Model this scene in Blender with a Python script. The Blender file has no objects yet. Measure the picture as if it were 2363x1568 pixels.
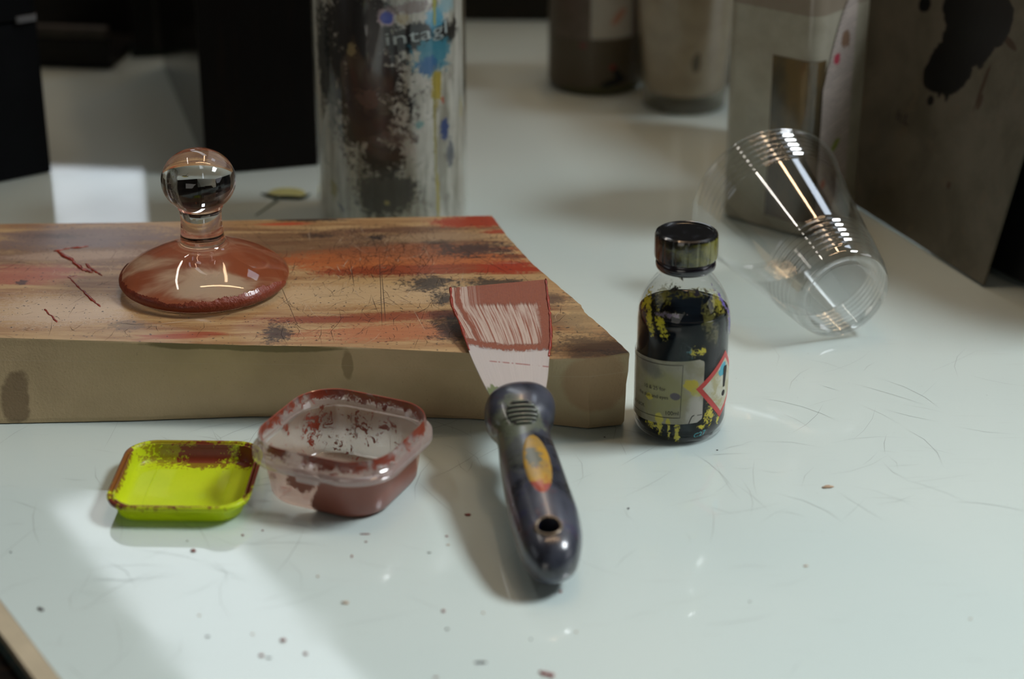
import bpy, bmesh, math, random
import numpy as np
from mathutils import Vector, Matrix
from mathutils import noise as mnoise
sc = bpy.context.scene
COL = sc.collection
random.seed(7)
PI = math.pi

# ------------------------------------------------------------------ camera
FPX = 4600.0; CX = 1181.5; CY = 784.0; PITCH = math.radians(24.3); HC = 0.478
cam_d = bpy.data.cameras.new('camera')
cam = bpy.data.objects.new('camera', cam_d); COL.objects.link(cam)
cam.location = (0, 0, HC); cam.rotation_euler = (PI/2 - PITCH, 0, 0)
cam_d.sensor_width = 36.0; cam_d.sensor_fit = 'HORIZONTAL'; cam_d.lens = 36.0*FPX/2363.0
cam_d.clip_start = 0.02; cam_d.clip_end = 60
cam_d.dof.use_dof = True; cam_d.dof.focus_distance = 1.075; cam_d.dof.aperture_fstop = 5.0
sc.camera = cam
# ------------------------------------------------------------------ world, exposure
sc.view_settings.view_transform = 'Standard'
sc.view_settings.look = 'None'
sc.view_settings.exposure = -0.12
sc.view_settings.gamma = 1.0
sc.view_settings.use_curve_mapping = False
w = bpy.data.worlds.new('world'); sc.world = w; w.use_nodes = True
w.node_tree.nodes['Background'].inputs[0].default_value = (0.55, 0.62, 0.68, 1)
w.node_tree.nodes['Background'].inputs[1].default_value = 0.25

# ------------------------------------------------------------------ lights of the room, plus an added fill
def area(name, loc, size, power, color, target=None, rotz=0.0, spread=PI):
    l = bpy.data.lights.new(name, 'AREA'); l.shape = 'RECTANGLE'
    l.size, l.size_y = size; l.energy = power; l.color = color; l.spread = spread
    o = bpy.data.objects.new(name, l); COL.objects.link(o); o.location = loc
    if target is not None:
        d = Vector(target) - Vector(loc); o.rotation_euler = d.to_track_quat('-Z', 'Y').to_euler()
    else:
        o.rotation_euler = (0, 0, rotz)
    return o
CEIL = 2.2; Y0_ = -2.4
area('skylight_key', (1.55, .95, CEIL-.05), (.8, .8), 12.8, (0.91, 0.96, 1.0), target=(.12, .45, 0), spread=math.radians(53))
area('window_daylight_right', (3.1, .35, .95), (1.5, 1.1), 9, (0.95, 0.96, 1.0), target=(0, .9, .1))
area('skylight_strip', (-.47, 3.78, CEIL-.03), (.36, 2.5), 8.5, (0.86, 0.94, 1.0), rotz=math.radians(30.5))
area('skylight_far', (0.98, 2.55, CEIL-.03), (.42, .55), 2.6, (0.75, 0.86, 1.0))
area('window_daylight_left', (-2.9, 0.6, 1.1), (1.6, 1.2), 3.5, (0.85, 0.93, 1.0), target=(0, 1.0, 0))
area('window_daylight_back', (-1.13, 5.12, 1.56), (.27, .52), 1.15, (0.80, 0.9, 1.0), target=(-1.13, 0, 1.56))
area('fill_behind_camera', (-.9, Y0_+.1, .55), (2.2, 1.1), 11, (1.0, 0.95, 0.86), target=(-.1, .9, 0))  # added soft fill, unseen behind the camera, lifts the faces turned to the front
area('tube_warm', (.18, 2.1, CEIL-.1), (.07, 1.1), 5, (1.0, 0.68, 0.42), rotz=math.radians(8))
area('tube_white', (-1.02, 1.75, CEIL-.1), (.05, 1.1), 4, (1.0, 0.93, 0.85), rotz=math.radians(8))
area('tube_near', (.25, 1.35, CEIL-.12), (1.2, .05), 6, (1.0, 0.66, 0.38), rotz=math.radians(12))

# ------------------------------------------------------------------ helpers
def at(px, py, z=0.0):
    "point of the place at height z that the photo shows at (px, py)"
    x = (px-CX)/FPX; y = -(py-CY)/FPX
    r = Vector((x, math.cos(PITCH)+y*math.sin(PITCH), -math.sin(PITCH)+y*math.cos(PITCH)))
    return Vector((0, 0, HC)) + r*((z-HC)/r.z)
def rgb(r, g, b):
    f = lambda c: ((c/255+.055)/1.055)**2.4 if c > 10 else c/255/12.92
    return (f(r), f(g), f(b), 1)
def link(o, parent=None):
    COL.objects.link(o)
    if parent is not None: o.parent = parent
    return o
def mk(name, verts, faces, mats, parent=None, smooth=False, fmat=None, uv=None, loc=None, autosm=None):
    me = bpy.data.meshes.new(name); me.from_pydata([tuple(v) for v in verts], [], faces); me.update()
    if not isinstance(mats, (list, tuple)): mats = [mats]
    for m in mats: me.materials.append(m)
    if fmat: me.polygons.foreach_set('material_index', fmat)
    if smooth: me.polygons.foreach_set('use_smooth', [True]*len(me.polygons))
    if uv:
        l = me.uv_layers.new(name='UVMap')
        for lp in me.loops: l.data[lp.index].uv = uv[lp.vertex_index]
    if autosm:
        bm = bmesh.new(); bm.from_mesh(me)
        for e in bm.edges:
            if len(e.link_faces) == 2 and e.calc_face_angle(0) > autosm: e.smooth = False
        bm.to_mesh(me); bm.free()
    o = bpy.data.objects.new(name, me)
    if loc is not None: o.location = loc
    return link(o, parent)
def thing(name, label, cat, loc=(0, 0, 0), group=None, rotz=0.0):
    o = bpy.data.objects.new(name, None); o.empty_display_size = .02
    o.location = loc; o.rotation_euler = (0, 0, rotz); COL.objects.link(o)
    return tag(o, label, cat, group)
def tag(o, label, cat, group=None):
    o['label'] = label; o['category'] = cat
    if group: o['group'] = group
    return o
def lathe(profile, seg=96, cap=(False, False), closed=False):
    V = []; F = []
    n = len(profile)
    for r, z in profile:
        for k in range(seg):
            a = 2*PI*k/seg; V.append((r*math.sin(a), -r*math.cos(a), z))
    m = n if closed else n-1
    for i in range(m):
        j = (i+1) % n
        for k in range(seg):
            k2 = (k+1) % seg
            F.append((i*seg+k, i*seg+k2, j*seg+k2, j*seg+k))
    if cap[0]: F.append(tuple(reversed(range(seg))))
    if cap[1]: F.append(tuple((n-1)*seg+k for k in range(seg)))
    return V, F
def loft(rings, cap=(True, True)):
    V = [p for r in rings for p in r]; m = len(rings[0]); F = []
    for i in range(len(rings)-1):
        for k in range(m):
            k2 = (k+1) % m
            F.append((i*m+k, i*m+k2, (i+1)*m+k2, (i+1)*m+k))
    if cap[0]: F.append(tuple(reversed(range(m))))
    if cap[1]: F.append(tuple((len(rings)-1)*m+k for k in range(m)))
    return V, F
def smooth_profile(pts, sub=6):
    "Catmull-Rom through the points"
    P = [Vector(p) for p in pts]; P = [P[0]] + P + [P[-1]]; out = []
    for i in range(1, len(P)-2):
        for s in range(sub):
            t = s/sub; a, b, c, d = P[i-1], P[i], P[i+1], P[i+2]
            out.append(.5*((2*b)+(c-a)*t+(2*a-5*b+4*c-d)*t*t+(3*b-a-3*c+d)*t**3))
    out.append(P[-2]); return [tuple(p) for p in out]
def rrect(hx, hy, r, z=0.0, n=10):
    "rounded rectangle ring, counter-clockwise"
    out = []
    for q, (sx, sy) in enumerate(((1, -1), (1, 1), (-1, 1), (-1, -1))):
        cx, cy = sx*(hx-r), sy*(hy-r)
        a0 = -PI/2 + q*PI/2
        for k in range(n+1):
            a = a0 + PI/2*k/n
            out.append((cx+r*math.cos(a), cy+r*math.sin(a), z))
    return out
def box(name, size, mats, parent=None, loc=(0, 0, 0), bev=.0, rotz=0.0):
    bm = bmesh.new(); bmesh.ops.create_cube(bm, size=1)
    bmesh.ops.scale(bm, vec=size, verts=bm.verts)
    if bev: bmesh.ops.bevel(bm, geom=bm.edges[:], offset=bev, segments=3, affect='EDGES', profile=.5)
    me = bpy.data.meshes.new(name); bm.to_mesh(me); bm.free(); me.materials.append(mats)
    o = bpy.data.objects.new(name, me); o.location = loc; o.rotation_euler = (0, 0, rotz)
    return link(o, parent)
def tube(pts, rad, seg=8):
    rings = []
    for i, p in enumerate(pts):
        p = Vector(p); a = Vector(pts[max(i-1, 0)]); b = Vector(pts[min(i+1, len(pts)-1)])
        t = (b-a).normalized(); u = t.cross(Vector((0, 0, 1)))
        u = u.normalized() if u.length > 1e-4 else Vector((1, 0, 0)); v = u.cross(t)
        r = rad[i] if isinstance(rad, (list, tuple)) else rad
        rings.append([p+u*r*math.cos(2*PI*k/seg)+v*r*math.sin(2*PI*k/seg) for k in range(seg)])
    return loft(rings)
def text_mesh(s, size, extrude=0.0):
    c = bpy.data.curves.new('txt', 'FONT'); c.body = s; c.size = size; c.extrude = extrude; c.resolution_u = 3
    o = bpy.data.objects.new('txt', c); COL.objects.link(o)
    dg = bpy.context.evaluated_depsgraph_get(); dg.update()
    me = bpy.data.meshes.new_from_object(o.evaluated_get(dg))
    bpy.data.objects.remove(o); bpy.data.curves.remove(c)
    bm = bmesh.new(); bm.from_mesh(me)
    bmesh.ops.triangulate(bm, faces=bm.faces[:])
    bmesh.ops.subdivide_edges(bm, edges=[e for e in bm.edges if e.calc_length() > size*.25], cuts=2)
    V = [v.co.copy() for v in bm.verts]; bm.verts.index_update(); F = [tuple(v.index for v in f.verts) for f in bm.faces]
    bm.free(); bpy.data.meshes.remove(me)
    return V, F

# ------------------------------------------------------------------ material helper
class NT:
    def __init__(s, name):
        s.m = bpy.data.materials.new(name); s.m.use_nodes = True; s.t = s.m.node_tree
        s.N = s.t.nodes; s.N.clear(); s.out = s.N.new('ShaderNodeOutputMaterial')
    def put(s, sock, v):
        if isinstance(v, bpy.types.NodeSocket): s.t.links.new(v, sock)
        elif v is not None:
            if sock.type == 'RGBA' and len(v) == 3: v = tuple(v)+(1,)
            sock.default_value = v
    def n(s, typ, ins=None, out=0, **props):
        n = s.N.new(typ)
        for k, v in props.items(): setattr(n, k, v)
        for k, v in (ins or {}).items(): s.put(n.inputs[k], v)
        return n.outputs[out] if out is not None else n
    def math(s, op, a, b=None, c=None, clamp=False):
        return s.n('ShaderNodeMath', {0: a, 1: b, 2: c}, operation=op, use_clamp=clamp)
    def mix(s, f, a, b, typ='MIX'):
        n = s.N.new('ShaderNodeMix'); n.data_type = 'RGBA'; n.blend_type = typ
        s.put(n.inputs[0], f); s.put(n.inputs[6], a); s.put(n.inputs[7], b); return n.outputs[2]
    def obj(s): return s.n('ShaderNodeTexCoord', out='Object')
    def uv(s): return s.n('ShaderNodeTexCoord', out='UV')
    def mapping(s, v, loc=(0, 0, 0), rot=(0, 0, 0), scale=(1, 1, 1), kind='POINT'):
        return s.n('ShaderNodeMapping', {'Vector': v, 'Location': loc, 'Rotation': rot, 'Scale': scale}, vector_type=kind)
    def noise(s, v, scale, detail=4, rough=.55, dist=0.0):
        return s.n('ShaderNodeTexNoise', {'Vector': v, 'Scale': scale, 'Detail': detail, 'Roughness': rough, 'Distortion': dist}, out=0)
    def step(s, v, a, b, lo=0.0, hi=1.0):
        return s.n('ShaderNodeMapRange', {'Value': v, 'From Min': a, 'From Max': b, 'To Min': lo, 'To Max': hi}, interpolation_type='SMOOTHSTEP')
    def blob(s, v, cx, cy, rx, ry, ang=0.0, nz=None, amp=1.0, soft=.3, z=0.0, rz=1e3):
        q = s.mapping(v, loc=(cx, cy, z), rot=(0, 0, ang), scale=(rx, ry, rz), kind='TEXTURE')
        d = s.n('ShaderNodeVectorMath', {0: q}, out='Value', operation='LENGTH')
        d = s.math('SUBTRACT', 1.0, d)
        if nz is None: return s.step(d, 0.0, soft)
        e = s.math('ADD', d, s.math('MULTIPLY_ADD', nz, amp, -amp*.5))
        return s.math('MULTIPLY', s.step(e, 0.0, soft), s.step(d, -.7, -.3))
    def cyl(s, v, r):
        "angle * r around the axis from the -Y side, height"
        x = s.n('ShaderNodeSeparateXYZ', {0: v}, out=None)
        a = s.math('ARCTAN2', x.outputs[0], s.math('MULTIPLY', x.outputs[1], -1.0))
        return s.n('ShaderNodeCombineXYZ', {0: s.math('MULTIPLY', a, r), 1: x.outputs[2], 2: 0.0})
    def bsdf(s, color, rough=.5, **kw):
        ins = {'Base Color': color, 'Roughness': rough}
        for k, v in kw.items(): ins[k.replace('_', ' ')] = v
        return s.n('ShaderNodeBsdfPrincipled', ins)
    def bump(s, h, strength=.2, dist=.001):
        return s.n('ShaderNodeBump', {'Height': h, 'Strength': strength, 'Distance': dist})
    def mixsh(s, f, a, b): return s.n('ShaderNodeMixShader', {0: f, 1: a, 2: b})
    def clear(s, tint=(1, 1, 1), f0=.06, rough=.03, power=3.0, gl=(1, 1, 1)):
        "thin clear sheet: see-through with a Fresnel-like gloss"
        fc = s.n('ShaderNodeLayerWeight', {'Blend': .5}, out='Facing')
        f = s.math('MULTIPLY_ADD', s.math('POWER', fc, power), .75, f0, clamp=True)
        return s.mixsh(f, s.n('ShaderNodeBsdfTransparent', {'Color': tint}), s.n('ShaderNodeBsdfGlossy', {'Color': gl, 'Roughness': rough}))
    def done(s, sh): s.t.links.new(sh, s.out.inputs['Surface']); return s.m
def simple(name, color, rough=.5, var=.15, scale=60, **kw):
    t = NT(name); v = t.obj(); nz = t.noise(v, scale)
    dark = tuple(c*(1-var) for c in color[:3]); lite = tuple(min(1, c*(1+var)) for c in color[:3])
    return t.done(t.bsdf(t.mix(t.step(nz, .3, .7), dark, lite), rough, **kw))

# ================================================================== room
def struct(name, o): o['kind'] = 'structure'; o.name = name; return o
FL = -.86; X0, X1, Y0, Y1 = -3.0, 3.2, -2.4, 5.2
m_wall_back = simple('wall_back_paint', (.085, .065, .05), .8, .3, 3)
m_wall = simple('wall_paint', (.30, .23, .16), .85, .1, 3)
m_floor = simple('floor_boards', (.05, .035, .025), .6, .4, 8)
m_ceil = simple('ceiling_paint', (.42, .40, .36), .9, .06, 2)
W_ = X1-X0; D_ = Y1-Y0; H_ = CEIL-FL; cx_, cy_, cz_ = (X0+X1)/2, (Y0+Y1)/2, (CEIL+FL)/2
struct('floor', box('floor', (W_+.2, D_+.2, .1), m_floor, loc=(cx_, cy_, FL-.05)))
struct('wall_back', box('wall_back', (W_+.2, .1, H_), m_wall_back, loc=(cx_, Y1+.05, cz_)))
struct('wall_left', box('wall_left', (.1, D_, H_), m_wall, loc=(X0-.05, cy_, cz_)))
struct('wall_right', box('wall_right', (.1, D_, H_), m_wall, loc=(X1+.05, cy_, cz_)))
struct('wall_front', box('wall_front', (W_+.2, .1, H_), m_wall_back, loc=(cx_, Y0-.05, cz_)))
struct('ceiling', box('ceiling', (W_+.2, D_+.2, .1), m_ceil, loc=(cx_, cy_, CEIL+.05)))

# ================================================================== table
def table_mat():
    t = NT('white_enamelled_glass'); v = t.obj()
    n1 = t.noise(v, 2.2, 3); n2 = t.noise(v, 420, 2, .5); n3 = t.noise(t.mapping(v, rot=(0, 0, .4), scale=(4, 60, 1)), 9, 3)
    c = t.mix(t.step(n1, .35, .65), rgb(193, 210, 207), rgb(202, 215, 210))
    c = t.mix(t.math('MULTIPLY', t.step(n2, .72, .8), .18), c, rgb(120, 120, 115))
    c = t.mix(t.math('MULTIPLY', t.step(n3, .62, .75), .10), c, rgb(150, 150, 146))
    rough = t.step(t.noise(v, 25, 4), .3, .8, .03, .10)
    return t.done(t.bsdf(c, .55, Coat_Weight=1.0, Coat_Roughness=rough, Coat_IOR=1.55))
m_table = table_mat()
m_scr = simple('hairline_scratch', rgb(128, 136, 134), .6, .1)
m_strip = simple('beige_border', rgb(178, 166, 140), .5, .12, 40, Coat_Weight=.6)
t = NT('green_glass_edge'); v = t.obj()
m_glassedge = t.done(t.bsdf(t.mix(t.noise(v, 30), rgb(14, 44, 46), rgb(50, 105, 105)), .08, Coat_Weight=1.0))
t = NT('dark_table_wood'); v = t.obj()
m_tabwood = t.done(t.bsdf(t.mix(t.step(t.noise(t.mapping(v, rot=(0, 0, -1.0), scale=(2, 30, 30)), 6), .4, .75), rgb(26, 17, 10), rgb(70, 48, 26)), .45))
E0 = at(0, 1385); E1 = at(140, 1568)
ed = (E1-E0).normalized(); en = Vector((ed.y, -ed.x, 0))     # en: towards the left, away from the table
if en.x > 0: en = -en
def edge_at(y, off=0.0):
    p = E0 + ed*((y-E0.y)/ed.y) + en*off
    return p
table = thing('work_table', 'white enamelled glass work table with beige border and dark wooden frame', 'table', (0, 0, FL))
YF, YB, XR = .15, 1.95, 1.05
def slab_poly(off, ztop, zbot):
    pts = [edge_at(YF, off), edge_at(YB, off)]
    P = [(pts[0].x, pts[0].y), (XR, YF), (XR, YB), (pts[1].x, pts[1].y)]
    V = [(x, y, zbot-FL) for x, y in P]+[(x, y, ztop-FL) for x, y in P]
    F = [(3, 2, 1, 0), (4, 5, 6, 7)]+[(i, (i+1) % 4, (i+1) % 4+4, i+4) for i in range(4)]
    return V, F
V, F = slab_poly(0, 0, -.004); fm = [0]*len(F)
rs = random.Random(3)
def scratch(V, F, fm, x, y, z, ang, L, wd, mi, bend=0.0):
    n = max(2, int(L/.012)); b = len(V)
    for i in range(n+1):
        tt = i/n; a = ang+bend*(tt-.5)
        px = x+math.cos(ang)*L*(tt-.5)-math.sin(ang)*bend*L*(tt-.5)**2; py = y+math.sin(ang)*L*(tt-.5)+math.cos(ang)*bend*L*(tt-.5)**2
        ww = wd*(1-abs(2*tt-1)**3)+1e-6
        V += [(px-math.sin(a)*ww/2, py+math.cos(a)*ww/2, z), (px+math.sin(a)*ww/2, py-math.cos(a)*ww/2, z)]
    for i in range(n): F.append((b+2*i, b+2*i+1, b+2*i+3, b+2*i+2)); fm.append(mi)
for k in range(230):
    px, py = rs.choice([(rs.uniform(0, 700), rs.uniform(980, 1400)), (rs.uniform(550, 1150), rs.uniform(975, 1120)), (rs.uniform(0, 2300), rs.uniform(1000, 1560)), (rs.uniform(1400, 2300), rs.uniform(800, 1200))])
    p = at(px, py); scratch(V, F, fm, p.x, p.y, .00006-FL, rs.uniform(0, PI), rs.uniform(.01, .05), rs.uniform(.00008, .00022), 1, rs.uniform(-.5, .5))
mk('glass_top', V, F, [m_table, m_scr], table, fmat=fm)
V, F = slab_poly(.0092, -.0002, -.0042); mk('border_strip', V, F, m_strip, table)
V, F = slab_poly(.0094, -.0042, -.0115); mk('glass_pane', V, F, m_glassedge, table)
V, F = slab_poly(.004, -.0115, -.017); mk('gasket', V, F, simple('gasket_brass', rgb(110, 90, 40), .5), table)
V, F = slab_poly(.022, -.017, -.11); mk('frame', V, F, m_tabwood, table)
for lx, ly in ((.0, .22), (.98, .22), (.98, 1.88), (-.86, 1.88)):
    box('leg', (.07, .07, -FL-.11), m_tabwood, table, loc=(lx, ly, (-FL-.11)/2), bev=.004)

# ================================================================== litho stone slab
SH = .045
DD = lambda px, py: at(px, py, SH)
def px_blob(t, v, px, py, rx, ry, **k):
    p = DD(px, py); return t.blob(v, p.x, p.y, rx*.00024, ry*.00059, **k)
def stone_top():
    t = NT('inked_stone_face'); v = t.obj()
    A5 = math.radians(4.5)
    st = t.noise(t.mapping(v, rot=(0, 0, -A5), scale=(14, 130, 1)), 1.0, 8, .70, .4)      # streaks along the grain
    st2 = t.noise(t.mapping(v, rot=(0, 0, -A5), scale=(24, 520, 1)), 1.0, 6, .7, .2)
    fine = t.noise(v, 420, 6, .75); big = t.noise(t.mapping(v, scale=(1, 1.6, 1)), 85, 8, .72, .5)
    c = t.mix(t.step(st, .35, .68), rgb(184, 152, 106), rgb(142, 98, 58))
    rag = t.math('MULTIPLY_ADD', fine, .45, t.math('MULTIPLY', st, .55)); rag2 = t.math('MULTIPLY_ADD', fine, .5, t.math('MULTIPLY', big, .5))
    def lay(c, px, py, rx, ry, col, op=1.0, nz=None, amp=3.4, soft=.55, ang=A5):
        nz = nz or rag
        f = t.math('MULTIPLY', px_blob(t, v, px, py, rx, ry, nz=nz, amp=amp, soft=soft, ang=ang), op)
        return t.mix(f, c, col)
    rust = rgb(130, 50, 22); red = rgb(152, 50, 20); org = rgb(172, 92, 44); dark = rgb(40, 35, 36); lil = rgb(122, 102, 96); crm = rgb(192, 164, 124); brn = rgb(104, 72, 52)
    c = lay(c, 500, 572, 1000, 60, brn, .75)
    c = lay(c, 200, 548, 330, 40, lil, .85)
    c = lay(c, 180, 590, 200, 18, rgb(178, 150, 126), .7)
    c = lay(c, 40, 635, 190, 34, rgb(165, 88, 66), .8)
    c = lay(c, 950, 598, 380, 42, org, .9, soft=.3)
    c = lay(c, 1000, 622, 300, 16, rust, .8, soft=.3)
    c = lay(c, 1010, 548, 240, 15, crm, .75)
    c = lay(c, 900, 530, 260, 10, brn, .8)
    c = lay(c, 1175, 618, 100, 22, red, .95)
    c = lay(c, 950, 560, 330, 60, brn, .5)
    c = lay(c, 850, 678, 460, 34, crm, .9)
    c = lay(c, 150, 715, 240, 46, rgb(200, 176, 148), .75)
    c = lay(c, 1180, 700, 160, 30, brn, .7)
    c = lay(c, 900, 732, 380, 12, rust, .85)
    c = lay(c, 930, 765, 330, 26, rgb(172, 104, 66), .85)
    c = lay(c, 420, 776, 120, 9, red, .8, nz=st2)
    c = lay(c, 1085, 512, 110, 17, red, .97, soft=.2)
    c = lay(c, 1150, 535, 60, 8, red, .9)
    c = lay(c, 655, 518, 80, 5, rgb(190, 70, 40), .8)
    for px, py, rx, ry, op in ((700, 507, 130, 7, .9), (745, 545, 55, 8, .7), (870, 547, 30, 9, .9), (1095, 577, 130, 24, .85), (1010, 560, 50, 10, .6), (1180, 592, 60, 12, .5),
                               (985, 655, 78, 26, .9), (1025, 690, 45, 16, .9), (1140, 655, 95, 18, .85), (640, 770, 42, 34, .85), (1045, 760, 65, 34, .75), (1270, 690, 70, 18, .5),
                               (1370, 800, 120, 40, .6), (1290, 740, 90, 26, .45), (1425, 822, 60, 14, .6), (52, 652, 16, 9, .8), (300, 752, 60, 14, .45), (130, 545, 90, 10, .45), (1230, 660, 40, 10, .7)):
        c = lay(c, px, py, rx, ry, dark, op, nz=rag2, amp=5.0, soft=.6, ang=0)
    c = lay(c, 1345, 730, 60, 50, rgb(150, 128, 92), .6)
    c = t.mix(t.math('MULTIPLY', t.step(st2, .58, .75), .45), c, rgb(96, 60, 44))
    c = t.mix(t.math('MULTIPLY', t.step(fine, .60, .70), .5), c, rgb(60, 44, 36))
    spk = t.noise(v, 420, 2, .5)
    c = t.mix(t.math('MULTIPLY', t.step(spk, .66, .70), .8), c, rgb(36, 28, 26))
    b = t.bump(t.mix(.5, fine, st2), .25, .0006)
    rg = t.step(t.noise(v, 14, 3), .3, .7, .30, .52)
    return t.done(t.bsdf(c, rg, Normal=b, Coat_Weight=.5, Coat_Roughness=.28))
def stone_side():
    t = NT('stone_side_limestone'); v = t.obj()
    n = t.noise(v, 18, 5); fine = t.noise(v, 700, 3, .6)
    c = t.mix(t.step(n, .3, .7), rgb(204, 180, 140), rgb(184, 162, 124))
    p = at(35, 920, .015); c = t.mix(t.math('MULTIPLY', t.blob(v, p.x, p.y, .009, .1, nz=t.noise(v, 120), amp=1, z=.014, rz=.016), .65), c, rgb(98, 76, 50))
    p = at(800, 850, .035); c = t.mix(t.math('MULTIPLY', t.blob(v, p.x, p.y, .0035, .1, nz=t.noise(v, 150), amp=.6, z=.034, rz=.011), .5), c, rgb(110, 88, 45))
    p = at(1380, 880, .03); c = t.mix(t.math('MULTIPLY', t.blob(v, p.x, p.y, .018, .1, nz=n, amp=2, z=.03, rz=.018), .6), c, rgb(168, 128, 88))
    p = at(590, 800, .04); c = t.mix(t.math('MULTIPLY', t.blob(v, p.x, p.y, .07, .1, nz=n, amp=2, z=.0445, rz=.0035), .7), c, rgb(96, 88, 40))
    zz = t.n('ShaderNodeSeparateXYZ', {0: v}, out=2)
    ln = t.math('SUBTRACT', 1.0, t.math('ABSOLUTE', t.math('MULTIPLY', t.math('SUBTRACT', zz, .0335), 4000)), clamp=True)
    c = t.mix(t.math('MULTIPLY', ln, .35), c, rgb(200, 186, 160))
    c = t.mix(t.math('MULTIPLY', t.step(fine, .66, .74), .3), c, rgb(80, 68, 48))
    b = t.bump(t.mix(.4, n, fine), .35, .0015)
    return t.done(t.bsdf(c, .6, Normal=b))
m_stop = stone_top(); m_sside = stone_side()
m_sline = simple('cut_scratch', rgb(40, 30, 28), .7, .2); m_sline2 = simple('pale_scratch', rgb(205, 185, 160), .6)
m_inkraise = simple('raised_red_ink', rgb(140, 52, 38), .25, .3, 300, Coat_Weight=.8)
top_px = [(0, 780), (300, 789), (560, 797), (800, 801), (1080, 815), (1180, 822), (1275, 829), (1360, 827), (1452, 814), (1432, 795), (1395, 760), (1350, 722), (1340, 704), (1290, 662), (1232, 612), (1170, 545), (1135, 498), (700, 506), (300, 514), (0, 517)]
bot_px = [(0, 981), (300, 975), (560, 966), (800, 965), (1080, 970), (1180, 977), (1275, 983), (1360, 992), (1440, 984)]
TP = [Vector((-.37, .972, 0))]+[Vector((*at(x, y, SH)[:2], 0)) for x, y in top_px]+[Vector((-.37, 1.127, 0))]
BP = [Vector((-.37, .95, 0))]+[Vector((*at(x, y, 0)[:2], 0)) for x, y in bot_px]
for i in range(len(BP), len(TP)):
    d = Vector((.003, 0, 0)) if i < 17 else Vector((0, .003, 0)); BP.append(TP[i]+d)
def dens(P, sub=10):
    out = []
    for i in range(len(P)):
        a, b = P[i], P[(i+1) % len(P)]
        for k in range(sub): out.append(a.lerp(b, k/sub))
    return out
TPd, BPd = dens(TP), dens(BP)
rings = []
cen = sum(TP, Vector())/len(TP)
for j, z in enumerate([.0006, .003, .010, .018, .026, .034, .041, .0442, SH]):
    f = z/SH; ring = []
    for i, (a, b) in enumerate(zip(TPd, BPd)):
        p = b.lerp(a, f)
        nz = mnoise.noise(Vector((p.x*45, p.y*45, z*60)))
        o = (p-cen).normalized()
        amp = .0006 + (.0022 if 55 < i < 130 else .0)*math.sin(PI*min(1, max(0, (z-.0)/SH)))
        q = p + o*nz*amp*(0 if z == SH else 1)
        zz = z
        if j == 0: q = q - o*(.0012+.001*abs(mnoise.noise(p*90))); 
        if j == 1: zz = z + .0012*mnoise.noise(p*120)
        if j == 8: q = q + o*.0005*mnoise.noise(p*260)
        if j == 7: q = q + o*.0003
        ring.append((q.x, q.y, zz))
    rings.append(ring)
V, F = loft(rings); fm = [1]*len(F); fm[-1] = 0
m = len(TPd)
for i in range((len(rings)-2)*m, (len(rings)-1)*m): fm[i] = 1
rs = random.Random(11)
for k in range(950):
    px, py = rs.choice([(rs.uniform(640, 1200), rs.uniform(520, 800)), (rs.uniform(20, 1300), rs.uniform(560, 785)), (rs.uniform(780, 1000), rs.uniform(530, 640))])
    p = at(px, py, SH)
    # stay inside the face
    if not (.955 < p.y < 1.125 and p.x < .045-(p.y-.955)*.33): continue
    if 255 < px < 640 and 640 < py < 735: continue
    L = rs.choice([.004, .008, .012, .02, .035]); dk = 2 if rs.random() < .85 else 3
    ang = rs.choice([rs.uniform(0, PI), rs.gauss(PI/2, .4)])
    scratch(V, F, fm, p.x, p.y, SH+.00008, ang, L*rs.uniform(.5, 1), rs.uniform(.0001, .00028), dk, rs.uniform(-.6, .6))
for (x1, y1), (x2, y2), wd in (((875, 575), (882, 760), .0003), ((880, 620), (890, 745), .0003), ((808, 600), (818, 668), .0003), ((1040, 560), (1190, 640), .0002), ((905, 530), (880, 620), .0002), ((520, 480), (700, 640), .0001), ((640, 640), (690, 760), .0002), ((340, 752), (460, 738), .0005), ((260, 745), (340, 752), .0003)):
    a, b = at(x1, y1, SH), at(x2, y2, SH); mid = (a+b)/2; d = b-a
    scratch(V, F, fm, mid.x, mid.y, SH+.0001, math.atan2(d.y, d.x), d.length, wd, 3 if wd > .0004 else 2)
stone = mk('lithography_stone', V, F, [m_stop, m_sside, m_sline, m_sline2], None, fmat=fm)
tag(stone, 'thick limestone slab with ink-stained scratched top, lying on the white table', 'stone slab')
for pts, rr in (([(122, 580), (165, 573), (205, 569)], .0011), ([(130, 580), (165, 600), (190, 622), (215, 630)], .0016), ([(195, 608), (212, 620), (236, 637)], .0009), ([(158, 640), (185, 665), (210, 690), (232, 709)], .0009), ([(162, 640), (178, 636)], .0007), ([(102, 713), (115, 726), (132, 745)], .0006)):
    P = []
    for i in range(len(pts)-1):
        for k in range(6):
            tt = k/6; x = pts[i][0]*(1-tt)+pts[i+1][0]*tt; y = pts[i][1]*(1-tt)+pts[i+1][1]*tt
            q = at(x+rs.uniform(-2, 2), y+rs.uniform(-1, 1), SH); P.append((q.x, q.y, SH+.0001))
    q = at(*pts[-1], SH); P.append((q.x, q.y, SH+.0001))
    V, F = tube(P, [rr*rs.uniform(.5, 1.25)*(.35 if i in (0, len(P)-1) else 1) for i in range(len(P))], 8)
    V = [(x, y, SH+max(-.0002, (z-SH)*.5)) for x, y, z in V]
    o = mk('ink_ridge', V, F, m_inkraise, stone, smooth=True)

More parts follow.
